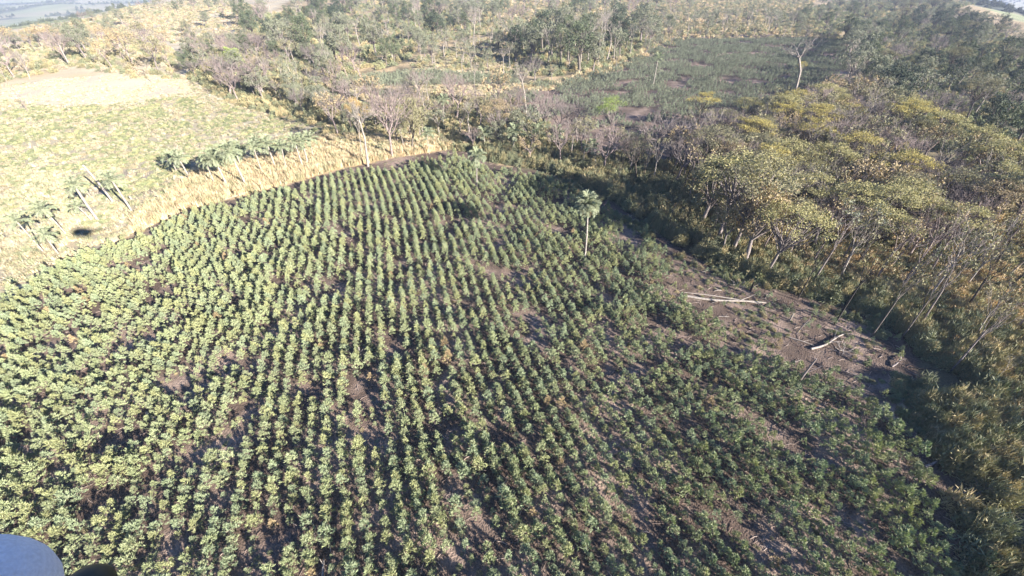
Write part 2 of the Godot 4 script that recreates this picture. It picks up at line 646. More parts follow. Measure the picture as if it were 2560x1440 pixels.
# one mass of ground cover: several variants of one plant spread over a zone
func cover(called: String, label: String, category: String, z: String, count: int, gap: float, meshes: Array, lo: Vector2, hi: Vector2, tones: Array, patch := -9.0, keep_out := "") -> void:
	var n := Node3D.new()
	n.name = numbered(called)
	add_child(n, true)
	tag(n, label, category, "", "stuff")
	rng.seed = hash(called + z) & 0xffffff
	var places := []
	var cols := []
	for k in meshes.size():
		places.append([]); cols.append([])
	for p in scatter(z, count, gap):
		if patch > -5.0 and noise_mid.get_noise_2d(p.x * 2.2, p.y * 2.2) + noise_fine.get_noise_2d(p.x, p.y) * 0.4 < patch: continue
		if keep_out and inside(keep_out, p.x, p.y): continue
		if z != "margin" and z != "sparse" and z != "soil" and inside("soil", p.x, p.y): continue
		var w := rnd(lo.x, hi.x)
		var h := rnd(lo.y, hi.y)
		var b := Basis(Vector3.UP, rnd(0, TAU)) * Basis.from_scale(Vector3(w, h, w))
		var k := rng.randi() % meshes.size()
		places[k].append(Transform3D(b, Vector3(p.x, land(p.x, p.y) - 0.03, p.y)))
		var c: Color = tones[rng.randi() % tones.size()]
		cols[k].append(c * rnd(0.8, 1.2))
	for k in meshes.size():
		copies(n, category.replace(" ", "_"), meshes[k], places[k], cols[k])

# ------------------------------------------------------------------ body surfaces (surface nets over joined capsules)
func body_surface(bones: Array, cell: float, blend: float, col: Color) -> Shape:
	var lo := Vector3.INF
	var hi := -Vector3.INF
	for b in bones:
		for e in [[b[0], b[2]], [b[1], b[3]]]:
			lo = lo.min(e[0] - Vector3.ONE * (e[1] + blend + cell * 2)); hi = hi.max(e[0] + Vector3.ONE * (e[1] + blend + cell * 2))
	var size := Vector3i(((hi - lo) / cell).ceil()) + Vector3i.ONE
	var field := PackedFloat32Array()
	field.resize(size.x * size.y * size.z)
	field.fill(1.0)
	for b in bones:
		var p: Vector3 = b[0]; var q: Vector3 = b[1]; var r0: float = b[2]; var r1: float = b[3]
		var big := maxf(r0, r1) + blend + cell * 2.0
		var from := Vector3i(((p.min(q) - Vector3.ONE * big - lo) / cell).floor()).max(Vector3i.ZERO)
		var to := Vector3i(((p.max(q) + Vector3.ONE * big - lo) / cell).ceil()).min(size - Vector3i.ONE)
		var pq := q - p
		var len2 := maxf(pq.length_squared(), 1e-9)
		for k in range(from.z, to.z + 1):
			for j in range(from.y, to.y + 1):
				for i in range(from.x, to.x + 1):
					var at := lo + Vector3(i, j, k) * cell
					var t := clampf((at - p).dot(pq) / len2, 0, 1)
					var d := at.distance_to(p + pq * t) - lerpf(r0, r1, t)
					var w := (k * size.y + j) * size.x + i
					var old := field[w]
					var h := maxf(blend - absf(old - d), 0.0) / blend
					field[w] = minf(old, d) - h * h * blend * 0.25
	var f := Shape.new()
	var made := {}
	var step := [1, size.x, size.x * size.y]
	for k in size.z - 1:
		for j in size.y - 1:
			for i in size.x - 1:
				var w := (k * size.y + j) * size.x + i
				var sum := Vector3.ZERO
				var hits := 0
				for e in 12:
					var ax := e / 4
					var a1 := (ax + 1) % 3
					var a2 := (ax + 2) % 3
					var o := Vector3.ZERO
					o[a1] = e & 1
					o[a2] = (e >> 1) & 1
					var i0: int = w + int(o[a1]) * step[a1] + int(o[a2]) * step[a2]
					var d0 := field[i0]
					var d1 := field[i0 + step[ax]]
					if (d0 < 0) != (d1 < 0):
						o[ax] = d0 / (d0 - d1)
						sum += o
						hits += 1
				if hits:
					made[w] = f.v.size()
					f.v.append(lo + (Vector3(i, j, k) + sum / hits) * cell)
					f.n.append(Vector3(field[w + 1] - field[w], field[w + step[1]] - field[w], field[w + step[2]] - field[w]).normalized())
					f.c.append(col)
	for w in made:
		for ax in 3:
			var s1: int = step[(ax + 1) % 3]
			var s2: int = step[(ax + 2) % 3]
			if not (made.has(w - s1) and made.has(w - s2) and made.has(w - s1 - s2)): continue
			var d0 := field[w]
			var d1 := field[w + step[ax]]
			if (d0 < 0) == (d1 < 0): continue
			var q := [made[w], made[w - s1], made[w - s1 - s2], made[w - s2]]
			if d0 < 0: q.reverse()
			f.idx.append_array(PackedInt32Array([q[0], q[1], q[2], q[0], q[2], q[3]]))
	return f

# ------------------------------------------------------------------ the scene
func _ready() -> void:
	var cam := Camera3D.new()
	cam.name = "camera"
	cam.position = Vector3(0, EYE_HEIGHT, 0)
	cam.rotation_degrees = Vector3(-TILT, 0, 0)
	cam.fov = rad_to_deg(2.0 * atan(720.0 / LENS))
	cam.near = 0.05
	cam.far = 20000
	add_child(cam)
	cam.current = true

	var sky_mat := ProceduralSkyMaterial.new()
	sky_mat.sky_top_color = Color(0.36, 0.52, 0.80)
	sky_mat.sky_horizon_color = Color(0.74, 0.82, 0.92)
	sky_mat.sky_curve = 0.14
	sky_mat.ground_horizon_color = Color(0.70, 0.74, 0.76)
	sky_mat.ground_bottom_color = Color(0.35, 0.33, 0.27)
	sky_mat.sun_angle_max = 12
	var sky := Sky.new()
	sky.sky_material = sky_mat
	var env := Environment.new()
	env.background_mode = Environment.BG_SKY
	env.sky = sky
	env.background_energy_multiplier = 0.32
	env.tonemap_mode = Environment.TONE_MAPPER_LINEAR
	env.tonemap_exposure = 4.0
	env.sdfgi_enabled = true
	env.ssao_enabled = true
	env.ssil_enabled = true
	env.fog_enabled = true
	env.fog_density = 0.00013
	env.fog_light_color = Color(0.80, 0.87, 1.0)
	var we := WorldEnvironment.new()
	we.name = "world_environment"
	we.environment = env
	add_child(we)

	var sun := DirectionalLight3D.new()
	sun.name = "sun"
	sun.light_energy = 1.6
	sun.light_color = Color(1.0, 0.96, 0.915)
	sun.light_angular_distance = 0.5
	sun.shadow_enabled = true
	add_child(sun)
	sun.look_at_from_position(Vector3.ZERO, Vector3(-1.065, -0.505, -0.876), Vector3.UP)

	noise_low.seed = 11; noise_low.frequency = 0.006; noise_low.fractal_octaves = 4
	noise_mid.seed = 12; noise_mid.frequency = 0.03; noise_mid.fractal_octaves = 3
	noise_fine.seed = 13; noise_fine.frequency = 0.22; noise_fine.fractal_octaves = 3
	build_materials()
	build_zones()
	build_ground()
	build_tree_kinds()
	build_crops()
	build_cover()
	build_named_trees()
	build_woods()
	build_timber()
	build_helicopter()
	tell_apart()

# things that would share a label also say their place among the ones like them
func tell_apart() -> void:
	var same := {}
	for o in get_children():
		if not o.has_meta("label") or o.has_meta("kind"): continue
		var l: String = o.get_meta("label")
		if not same.has(l): same[l] = []
		same[l].append(o)
	var count := ["first", "second", "third", "fourth", "fifth", "sixth", "seventh", "eighth", "ninth", "tenth", "eleventh", "twelfth"]
	for l in same:
		var list: Array = same[l]
		if list.size() < 2 or list.size() > 12 or l.contains("outside the frame"): continue
		list.sort_custom(func(p, q): return seen_at(p.position).x < seen_at(q.position).x)
		for k in list.size():
			list[k].set_meta("label", "%s, %s from left" % [l.replace(" well ", " ") if l.split(" ").size() > 13 else l, count[k]])

func build_materials() -> void:
	mats.grain = noise_texture(256, 0.03, 5, 0.38, 1.0, 3)
	mats.weave = noise_texture(256, 0.09, 4, 0.8, 1.0, 6)
	mats.ground_grain = noise_texture(1024, 0.02, 7, 0.68, 1.0, 4)
	var bump := FastNoiseLite.new()
	bump.frequency = 0.03
	bump.fractal_octaves = 6
	bump.seed = 5
	var bt := NoiseTexture2D.new()
	bt.width = 1024; bt.height = 1024; bt.seamless = true; bt.noise = bump
	bt.as_normal_map = true
	bt.bump_strength = 14.0
	mats.ground_bump = bt
	mats.crop = [leaf_mat(0.272, 0.308, 0.172), leaf_mat(0.264, 0.305, 0.160), leaf_mat(0.248, 0.300, 0.178), leaf_mat(0.288, 0.310, 0.152)]
	mats.crop_white = leaf_mat(1, 1, 1, 0.05)
	mats.stem = bark_mat(0.20, 0.17, 0.09)
	mats.plain = leaf_mat(1, 1, 1, 0.05)
	mats.bark = bark_mat(0.30, 0.26, 0.22)
	mats.bark_dark = bark_mat(0.15, 0.125, 0.105)
	mats.bark_char = bark_mat(0.05, 0.045, 0.042)
	mats.bark_pale = bark_mat(0.58, 0.52, 0.455)
	mats.bark_pink = bark_mat(0.52, 0.42, 0.39)
	mats.bark_grey = bark_mat(0.40, 0.345, 0.325)
	mats.palm_bark = bark_mat(0.62, 0.56, 0.49)
	mats.palm_leaf = leaf_mat(0.26, 0.30, 0.19)
	mats.palm_leaf_b = leaf_mat(0.235, 0.265, 0.175)
	mats.dead_leaf = leaf_mat(0.42, 0.32, 0.20)
	mats.green = leaf_mat(0.088, 0.112, 0.06)
	mats.deep = leaf_mat(0.045, 0.066, 0.038)
	mats.grey_green = leaf_mat(0.19, 0.205, 0.14)
	mats.olive = leaf_mat(0.215, 0.205, 0.115)
	mats.yellow = leaf_mat(0.44, 0.38, 0.13)
	mats.yellow_green = leaf_mat(0.37, 0.345, 0.16)
	mats.brown = leaf_mat(0.34, 0.275, 0.16)
	mats.orange = leaf_mat(0.42, 0.31, 0.14)
	mats.lime = leaf_mat(0.27, 0.34, 0.10)
	mats.fronds = []
	for k in 3: mats.fronds.append(frond_shape(k).mesh(mats.palm_leaf))
	mats.bushes = []
	for k in 4: mats.bushes.append(bush_shape(k).mesh(mats.plain))
	mats.wiry = []
	for k in 3: mats.wiry.append(bush_shape(40 + k, 150, 0.06, 0.38).mesh(mats.plain))
	mats.grasses = []
	for k in 4: mats.grasses.append(grass_shape(k).mesh(mats.plain))

func build_zones() -> void:
	zones.soil = zone([[-700, 1150], [-300, 880], [0, 752], [160, 645], [330, 592], [450, 532], [700, 466], [860, 420], [930, 408], [1000, 392], [1140, 372], [1240, 412], [1350, 430], [1490, 480], [1610, 560], [1720, 635], [1900, 712], [2080, 762], [2200, 800], [2290, 865], [2290, 1000], [2350, 1160], [2430, 1440], [2500, 1700], [2640, 2600], [-900, 2600]])
	zones.field = zone([[-620, 1150], [-260, 900], [0, 775], [160, 665], [340, 606], [460, 545], [700, 480], [870, 434], [940, 432], [1020, 425], [1130, 392], [1210, 420], [1340, 448], [1480, 500], [1600, 585], [1690, 660], [1640, 730], [1760, 805], [1920, 885], [2045, 955], [2180, 1005], [2300, 1130], [2370, 1440], [2450, 1700], [2560, 2600], [-800, 2600]])
	zones.sparse = zone([[1660, 640], [1720, 650], [1900, 715], [2200, 805], [2280, 880], [2285, 1010], [2180, 1005], [2050, 955], [1930, 890], [1775, 808], [1670, 735]])
	zones.back_field = zone([[1180, 262], [1330, 212], [1450, 195], [1560, 158], [1690, 92], [1980, 88], [2130, 98], [2120, 190], [1990, 280], [1850, 380], [1700, 425], [1520, 412], [1380, 368], [1200, 305]])
	zones.back_crop = zone([[1190, 262], [1330, 215], [1450, 197], [1563, 160], [1692, 96], [1980, 96], [2126, 104], [2120, 190], [1990, 280], [1850, 380], [1700, 400], [1520, 390], [1400, 350], [1290, 290]])
	zones.strip_crop = zone([[870, 196], [1010, 183], [1290, 192], [1300, 214], [1100, 215], [905, 228]])
	zones.golden = zone([[330, 588], [450, 530], [700, 464], [860, 418], [930, 405], [1140, 370], [1090, 348], [900, 345], [780, 350], [660, 400], [500, 430], [440, 480], [330, 550]])
	zones.belt = zone([[800, 345], [830, 300], [900, 265], [1060, 235], [1200, 255], [1340, 300], [1500, 380], [1700, 400], [1640, 470], [1500, 440], [1380, 415], [1230, 405], [1140, 372], [930, 385]])
	zones.edge = zone([[1140, 378], [1380, 372], [1560, 410], [1700, 470], [1800, 570], [2000, 690], [2330, 770], [2600, 850], [2800, 1100], [2800, 1700], [2500, 1700], [2425, 1440], [2345, 1160], [2288, 1000], [2292, 865], [2200, 796], [2080, 758], [1900, 706], [1720, 628], [1610, 553], [1490, 474], [1350, 424], [1240, 406]])
	zones.edge_gold = zone([[2030, 690], [2200, 640], [2400, 660], [2560, 760], [2800, 900], [2800, 1350], [2560, 1230], [2440, 1080], [2340, 960], [2330, 850], [2200, 770]])
	zones.gap = zone([[1700, 500], [1820, 550], [2000, 630], [2330, 640], [2560, 640], [2850, 690], [2850, 1100], [2600, 870], [2330, 780], [2000, 700], [1800, 580]])
	zones.margin = zone([[1240, 405], [1490, 468], [1610, 548], [1720, 622], [1900, 700], [2080, 752], [2200, 790], [2310, 862], [2310, 1000], [2380, 1160], [2480, 1440], [2560, 1700], [2430, 1700], [2370, 1440], [2290, 1180], [2230, 1000], [2240, 880], [2170, 815], [2060, 778], [1880, 728], [1700, 652], [1590, 578], [1470, 500], [1330, 445]])
	zones.wood = zone([[1560, 440], [1700, 400], [1850, 345], [1990, 300], [2110, 260], [2200, 320], [2320, 420], [2560, 500], [2800, 560], [2800, 690], [2560, 650], [2330, 650], [2000, 640], [1820, 560], [1680, 480]])
	zones.right_forest = zone([[2140, 95], [2300, 42], [2440, 55], [2560, 120], [2720, 250], [2800, 430], [2560, 470], [2330, 390], [2200, 300], [2135, 210]])
	zones.top_right = zone([[1960, 66], [2040, 15], [2200, -12], [2440, 10], [2320, 50], [2150, 96], [1990, 88]])
	zones.far_edge = zone([[1180, 258], [1330, 210], [1450, 192], [1560, 155], [1690, 88], [1980, 84], [2130, 94], [2110, 104], [1980, 96], [1720, 98], [1590, 160], [1450, 205], [1330, 226], [1200, 275]])
	zones.forest_rim = zone([[2100, 94], [2150, 90], [2165, 150], [2168, 215], [2225, 300], [2180, 305], [2105, 235], [2112, 160]])
	zones.back_wood = zone([[590, 45], [900, 12], [1180, 22], [1330, 80], [1180, 92], [1060, 118], [985, 165], [880, 190], [760, 172], [640, 112]])
	zones.left_wood = zone([[470, 130], [640, 112], [860, 190], [900, 262], [830, 318], [700, 292], [560, 250], [480, 200]])
	zones.clump = zone([[1250, 120], [1400, 85], [1560, 80], [1680, 72], [1640, 110], [1590, 140], [1480, 180], [1400, 192], [1290, 190], [1270, 150]])
	zones.top_strip = zone([[900, -8], [1700, -8], [1740, 50], [1480, 66], [1200, 42], [950, 10]])
	zones.straw_back = zone([[1640, 60], [1990, 60], [1970, 84], [1690, 88], [1560, 150], [1480, 185], [1440, 190], [1600, 130]])
	zones.left_row = zone([[-150, 150], [0, 122], [110, 100], [330, 95], [420, 125], [480, 195], [330, 190], [200, 165], [0, 205], [-150, 260]])
	zones.far_left = zone([[150, 65], [300, 22], [560, -5], [640, 20], [600, 110], [440, 110], [330, 88]])
	zones.pale_hill = zone([[0, 215], [150, 190], [330, 178], [470, 200], [480, 230], [330, 262], [120, 262], [0, 250]])
	zones.green_pasture = zone([[-400, 330], [0, 260], [180, 268], [340, 255], [480, 240], [600, 270], [800, 320], [770, 345], [640, 390], [480, 425], [420, 480], [330, 545], [0, 600], [-400, 700]])
	zones.pasture = zone([[-500, 300], [0, 210], [330, 180], [480, 205], [620, 270], [810, 330], [780, 345], [650, 400], [500, 430], [440, 480], [450, 530], [330, 590], [160, 643], [0, 750], [-300, 870], [-600, 800]])
	zones.near_pasture = zone([[-400, 480], [0, 430], [330, 440], [450, 440], [440, 530], [330, 590], [160, 643], [0, 750], [-300, 870], [-500, 800]])
	zones.track = zone([[200, 470], [330, 420], [420, 432], [440, 465], [330, 490], [270, 510]])
	zones.mid_gold = zone([[840, 228], [1100, 218], [1300, 214], [1440, 196], [1560, 160], [1610, 152], [1450, 206], [1180, 268], [1040, 252], [900, 270]])
	zones.right_floor = zone([[1236, 402], [1560, 400], [1990, 270], [2130, 92], [2300, 20], [2440, 40], [2560, 100], [2900, 300], [3100, 700], [3100, 1700], [2580, 1800], [2300, 1440], [2220, 1160], [2200, 1000], [2200, 865], [2150, 815], [2070, 768], [1890, 718], [1710, 642], [1600, 567], [1480, 486], [1340, 436]])
	zones.top_fill = zone([[900, 12], [1000, -8], [2050, -8], [1980, 62], [1690, 60], [1480, 92], [1330, 108], [1200, 90], [1180, 40]])
	zones.clearing = zone([[1020, 150], [1180, 100], [1330, 90], [1300, 140], [1290, 190], [1150, 190], [1040, 180]])

func build_crops() -> void:
	var shapes := []
	for k in 8: shapes.append(crop_shape(k).mesh(mats.crop[0]))
	var stems := []
	for k in 2: stems.append(crop_stem(k).mesh(mats.stem))
	rng.seed = 77
	var found := []
	var rows := zones.field as PackedVector2Array
	var r := bounds(rows).grow(4)
	for row in range(-95, 105):
		var along := r.position.y
		while along < 18.0:
			along += 0.95 + rnd(-0.22, 0.22)
			var x := row * 1.9 + 0.35 * along + 1.6 * sin(along * 0.055 + row * 0.02) + rnd(-0.13, 0.13)
			var z := along
			if x < -120 or x > 80: continue
			var thin := inside("sparse", x, z)
			if not (thin or Geometry2D.is_point_in_polygon(Vector2(x, z), rows)): continue
			var gap := noise_mid.get_noise_2d(x * 3.6 + 40, z * 3.6) + 0.3 * noise_fine.get_noise_2d(x, z)
			if gap > 0.40 or rng.randf() < 0.02: continue
			if thin and rng.randf() < 0.84: continue
			var s := rnd(0.58, 0.97) * (1.0 + 0.18 * noise_mid.get_noise_2d(x, z))
			if gap > 0.2: s *= rnd(0.5, 0.85)
			if thin: s *= 0.7
			var p := Vector3(x, land(x, z), z)
			var at := seen_at(p + Vector3.UP)
			var shown := at.z > 0 and at.x > -20 and at.x < 2580 and at.y > -20 and at.y < 1470
			found.append([at.z / s if shown else 1e6, p, s, rng.randi() % 8, rnd(0, TAU), at, thin])
	found.sort_custom(func(a, b): return a[0] < b[0])
	var group := "crop plants in rows across the field"
	var mass := []
	var cols := []
	for k in 8:
		mass.append([]); cols.append([])
	for k in found.size():
		var d = found[k]
		var b := Basis(Vector3(cos(d[4] * 7.0), 0, sin(d[4] * 7.0)), rnd(0, 0.13)) * Basis(Vector3.UP, d[4]) * Basis.from_scale(Vector3(d[2] * rnd(0.8, 1.05), d[2] * rnd(0.85, 1.3), d[2] * rnd(0.8, 1.05)))
		if k < 300:
			var where := beside(d[1], FIELD_MARKS)
			var hue := int(absf(noise_mid.get_noise_2d(d[1].x * 3.0, d[1].z * 3.0)) * 9.0 + rnd(0, 2)) % 4
			var look: String = ["grey-green", "green", "blue-green", "yellowish green"][hue]
			var bulk := "low" if d[2] < 0.66 else ("tall" if d[2] > 0.81 else "bushy")
			var n := thing("crop_plant", d[1], "%s %s crop plant %s" % [bulk, look, where], "crop plant", group)
			n.basis = b
			part(n, "foliage", shapes[d[3]], mats.crop[hue])
			part(n, "stem", stems[k % 2])
		else:
			mass[d[3]].append(Transform3D(b, d[1]))
			var c: Color = [Color(0.272, 0.308, 0.172), Color(0.264, 0.305, 0.160), Color(0.248, 0.300, 0.178), Color(0.288, 0.310, 0.152)][rng.randi() % 4] if rng.randf() > 0.01 else Color(0.32, 0.25, 0.14)
			cols[d[3]].append(c * rnd(0.85, 1.15))
	var rest := Node3D.new()
	rest.name = "crop_rows"
	add_child(rest)
	tag(rest, "rows of green crop plants filling the farther part of the field", "crop", "", "stuff")
	for k in 8:
		var m: ArrayMesh = shapes[k].duplicate()
		m.surface_set_material(0, mats.crop_white)
		copies(rest, "crop_plants", m, mass[k], cols[k])
		shapes[k] = m
	# the second field, in rows that run across, and the narrow strip behind the belt of trees
	for job in [["back_crop", "far_crop_rows", "dark green rows of young plants in the far field", 0.2, 1.4, 0.85], ["strip_crop", "crop_strip", "narrow strip of green crop behind the middle trees", 0.9, 1.5, 0.9]]:
		var n := Node3D.new()
		n.name = job[1]
		add_child(n)
		tag(n, job[2], "crop", "", "stuff")
		var places := [[], [], []]
		var tones := [[], [], []]
		var poly: PackedVector2Array = zones[job[0]]
		var box := bounds(poly)
		var z := box.position.y
		while z < box.end.y:
			z += 2.2
			var x := box.position.x
			while x < box.end.x:
				x += job[4] + rnd(-0.4, 0.4)
				var zz := z + 0.12 * x + 2.0 * sin(x * 0.03) + rnd(-0.4, 0.4)
				if not Geometry2D.is_point_in_polygon(Vector2(x, zz), poly): continue
				if noise_mid.get_noise_2d(x * 1.6, zz * 1.6) > job[3]: continue
				if zz > -165 and noise_mid.get_noise_2d(x * 3.0, zz * 3.0) > -0.05: continue
				var s: float = rnd(0.7, 1.15) * job[5]
				var k := rng.randi() % 3
				places[k].append(Transform3D(Basis(Vector3.UP, rnd(0, TAU)) * Basis.from_scale(Vector3(s, s, s)), Vector3(x, land(x, zz), zz)))
				tones[k].append(Color(0.225, 0.255, 0.18) * rnd(0.6, 1.3))
		for k in 3: copies(n, "crop_plants", shapes[k], places[k], tones[k])

func build_cover() -> void:
	var straw := [Color(0.43, 0.375, 0.245), Color(0.49, 0.43, 0.31), Color(0.37, 0.33, 0.205), Color(0.29, 0.305, 0.175)]
	var gold := [Color(0.53, 0.42, 0.255), Color(0.59, 0.48, 0.31), Color(0.47, 0.37, 0.22), Color(0.49, 0.44, 0.28), Color(0.37, 0.345, 0.2)]
	var weeds := [Color(0.215, 0.245, 0.125), Color(0.265, 0.28, 0.145), Color(0.18, 0.21, 0.115)]
	var olive := [Color(0.263, 0.256, 0.138), Color(0.325, 0.294, 0.156), Color(0.231, 0.250, 0.150), Color(0.206, 0.225, 0.131), Color(0.400, 0.338, 0.188)]
	var rust := [Color(0.480, 0.348, 0.192), Color(0.576, 0.456, 0.264), Color(0.432, 0.372, 0.204), Color(0.456, 0.432, 0.240)]
	var g: Array = mats.grasses
	var b: Array = mats.bushes
	var w: Array = mats.wiry
	cover("dry_grass", "tall golden dry grass along the field's upper left edge", "dry grass", "golden", 4200, 0.0, g, Vector2(0.9, 1.1), Vector2(1.8, 2.8), gold)
	cover("pasture_grass", "pale straw grass of the open left pasture", "grass", "pasture", 9000, 0.0, g, Vector2(0.9, 0.45), Vector2(1.7, 0.95), straw, -9.0, "pale_hill")
	cover("pasture_grass", "thin pale grass on the brow of the left pasture", "grass", "pale_hill", 2600, 0.0, g, Vector2(0.8, 0.3), Vector2(1.5, 0.7), [Color(0.62, 0.54, 0.38), Color(0.56, 0.48, 0.33), Color(0.5, 0.45, 0.29)], -0.1)
	cover("pasture_grass", "tufted pale grass between the leaning palms", "grass", "near_pasture", 3000, 0.0, g, Vector2(0.9, 0.7), Vector2(1.5, 1.3), straw, -0.2, "track")
	cover("pasture_weeds", "low green weeds in patches on the left pasture", "weeds", "green_pasture", 13000, 0.0, b, Vector2(0.4, 0.25), Vector2(1.2, 0.75), weeds + [Color(0.40, 0.40, 0.2)], -0.02)
	cover("dry_grass", "golden dry grass under the middle belt of trees", "dry grass", "belt", 2600, 0.0, g, Vector2(1.0, 1.0), Vector2(1.5, 1.9), gold, -0.1)
	cover("undergrowth", "olive undergrowth in the middle belt of trees", "undergrowth", "belt", 1900, 0.0, b, Vector2(0.8, 0.8), Vector2(1.7, 2.2), olive)
	cover("undergrowth", "tall olive weeds along the field's right edge", "undergrowth", "edge", 5200, 0.0, w, Vector2(0.7, 0.9), Vector2(1.8, 3.3), olive, -0.3)
	cover("undergrowth", "leafy olive scrub along the field's right edge", "undergrowth", "edge", 2600, 0.0, b, Vector2(0.5, 0.6), Vector2(1.7, 2.8), olive + weeds, -0.15)
	cover("dry_scrub", "rusty golden scrub in front of the right wood", "scrub", "edge_gold", 2600, 0.0, w, Vector2(0.9, 1.0), Vector2(1.7, 2.4), rust, -0.12)
	cover("undergrowth", "tangled olive and brown undergrowth below the right wood", "undergrowth", "wood", 7000, 0.0, b + w, Vector2(0.9, 0.9), Vector2(1.9, 2.5), olive + rust + [Color(0.40, 0.36, 0.25)])
	cover("undergrowth", "dark undergrowth of the forest beyond the right wood", "undergrowth", "right_forest", 3500, 0.0, b, Vector2(1.4, 1.2), Vector2(2.8, 3.2), olive + weeds)
	cover("undergrowth", "scrub below the upper right rim trees", "undergrowth", "top_right", 2200, 0.0, b + w, Vector2(1.8, 1.4), Vector2(3.8, 3.6), olive + weeds)
	cover("undergrowth", "undergrowth of the wood behind the pasture", "undergrowth", "left_wood", 2600, 0.0, b + w, Vector2(1.0, 0.9), Vector2(2.2, 2.8), olive)
	cover("undergrowth", "undergrowth of the dark wood at the top", "undergrowth", "back_wood", 2200, 0.0, b, Vector2(1.5, 1.2), Vector2(3.2, 3.5), olive + weeds)
	cover("undergrowth", "undergrowth below the dark clump beside the far field", "undergrowth", "clump", 900, 0.0, b, Vector2(1.2, 1.2), Vector2(2.6, 3.0), weeds + olive)
	cover("undergrowth", "brown scrub under the far left trees", "undergrowth", "left_row", 2600, 0.0, b + w, Vector2(1.0, 0.8), Vector2(2.2, 2.4), olive + [Color(0.42, 0.36, 0.26), Color(0.36, 0.32, 0.24)])
	cover("undergrowth", "ragged scrub along the far field's edge", "undergrowth", "far_edge", 900, 0.0, b + w + g, Vector2(0.8, 0.6), Vector2(2.4, 2.4), olive + gold, -0.2)
	cover("dry_grass", "yellow grass and low scrub behind the far field", "dry grass", "straw_back", 2600, 0.0, g + w + b, Vector2(1.2, 1.0), Vector2(2.8, 3.2), straw + gold + weeds + olive)
	cover("undergrowth", "scrub dotted over the yellow clearing", "undergrowth", "clearing", 500, 0.0, b + w, Vector2(0.9, 0.8), Vector2(2.4, 2.6), olive, 0.0)
	cover("dry_grass", "yellow grass in the clearing behind the middle trees", "dry grass", "clearing", 1500, 0.0, g, Vector2(1.2, 0.6), Vector2(2.6, 1.2), straw)
	cover("undergrowth", "scattered scrub on the golden far hill", "undergrowth", "far_left", 600, 0.0, b, Vector2(1.4, 1.0), Vector2(3.4, 3.2), olive, 0.05)
	cover("dry_grass", "golden grass beside the green crop strip", "dry grass", "mid_gold", 1500, 0.0, g, Vector2(1.2, 0.9), Vector2(2.2, 1.9), gold + straw)
	cover("dry_grass", "golden grass of the far hill on the left", "dry grass", "far_left", 5000, 0.0, g, Vector2(2.2, 0.9), Vector2(4.4, 1.7), gold + straw)
	cover("dry_grass", "yellow grass and scrub along the top edge", "dry grass", "top_fill", 7000, 0.0, b + w, Vector2(1.8, 1.2), Vector2(4.4, 3.8), gold.slice(0, 2) + olive + olive)
	cover("field_weeds", "thin weeds and regrowth on the bare soil beside the wood", "weeds", "sparse", 420, 0.0, w + b, Vector2(0.2, 0.2), Vector2(0.6, 0.6), olive + weeds, 0.0)
	cover("field_weeds", "small weeds between the crop rows", "weeds", "soil", 5000, 0.0, w + b, Vector2(0.15, 0.12), Vector2(0.4, 0.35), olive + weeds, -0.1)
	cover("field_weeds", "ragged weeds along the field's shaded right margin", "weeds", "margin", 1700, 0.0, w + b + g, Vector2(0.3, 0.3), Vector2(1.0, 1.3), olive + weeds, 0.0)
	cover("dry_scrub", "straw and brown scrub at the foot of the right wood", "scrub", "gap", 5200, 0.0, w + g + b, Vector2(0.7, 0.7), Vector2(1.6, 2.3), rust + olive + gold)
	cover("dry_grass", "straw grass among the weeds right of the field", "dry grass", "edge", 2600, 0.0, g, Vector2(0.9, 0.9), Vector2(1.5, 2.2), rust + gold, -0.05)
	# dead sticks and stalks left lying on the soil
	rng.seed = 4100
	var st := Shape.new()
	st.tube([Vector3(-0.5, 0.03, 0), Vector3(-0.1, 0.07, 0.04), Vector3(0.5, 0.04, -0.03)], [0.02, 0.026, 0.012], 4, Color.WHITE)
	st.tube([Vector3(-0.1, 0.06, 0.04), Vector3(0.2, 0.16, 0.25)], [0.015, 0.007], 3, Color.WHITE)
	st.tube([Vector3(0.15, 0.05, 0.0), Vector3(0.3, 0.1, -0.25)], [0.012, 0.006], 3, Color.WHITE)
	var places := []
	var cols := []
	for p in scatter("soil", 10000, 0.0):
		var s := rnd(0.5, 1.5)
		places.append(Transform3D(Basis(Vector3.UP, rnd(0, TAU)) * Basis.from_scale(Vector3.ONE * s), Vector3(p.x, land(p.x, p.y), p.y)))
		cols.append([Color(0.34, 0.26, 0.22), Color(0.22, 0.15, 0.12), Color(0.42, 0.34, 0.29)][rng.randi() % 3] * rnd(0.6, 1.1))
	var n := Node3D.new()
	n.name = "field_litter"
	add_child(n)
	tag(n, "dead sticks and stalks strewn over the red soil", "litter", "", "stuff")
	copies(n, "sticks", st.mesh(mats.plain), places, cols)
	# crowns of the woods far down in the valley
	var places_far := []
	var cols_far := []
	rng.seed = 4200
	for k in 60000:
		if places_far.size() > 7000: break
		var a := rnd(-1.15, 1.15)
		var far := 700.0 + 4300.0 * rng.randf()
		var x := sin(a) * far
		var z := -cos(a) * far
		var e := fall_edge(z)
		if maxf(e.x - x, x - e.y) < 80: continue
		if noise_low.get_noise_2d(x * 0.35 + 300, z * 0.22) > -0.02 + 0.06 * rng.randf(): continue
		var s := rnd(4, 8)
		places_far.append(Transform3D(Basis(Vector3.UP, rnd(0, TAU)) * Basis.from_scale(Vector3(s, s * 1.3, s)), Vector3(x, land(x, z), z)))
		cols_far.append(Color(0.07, 0.085, 0.05) * rnd(0.7, 1.3))
	var vw := Node3D.new()
	vw.name = "valley_woods"
	add_child(vw)
	tag(vw, "hazy blue woods far down in the valley", "woods", "", "stuff")
	copies(vw, "tree_crowns", mats.bushes[0], places_far, cols_far)

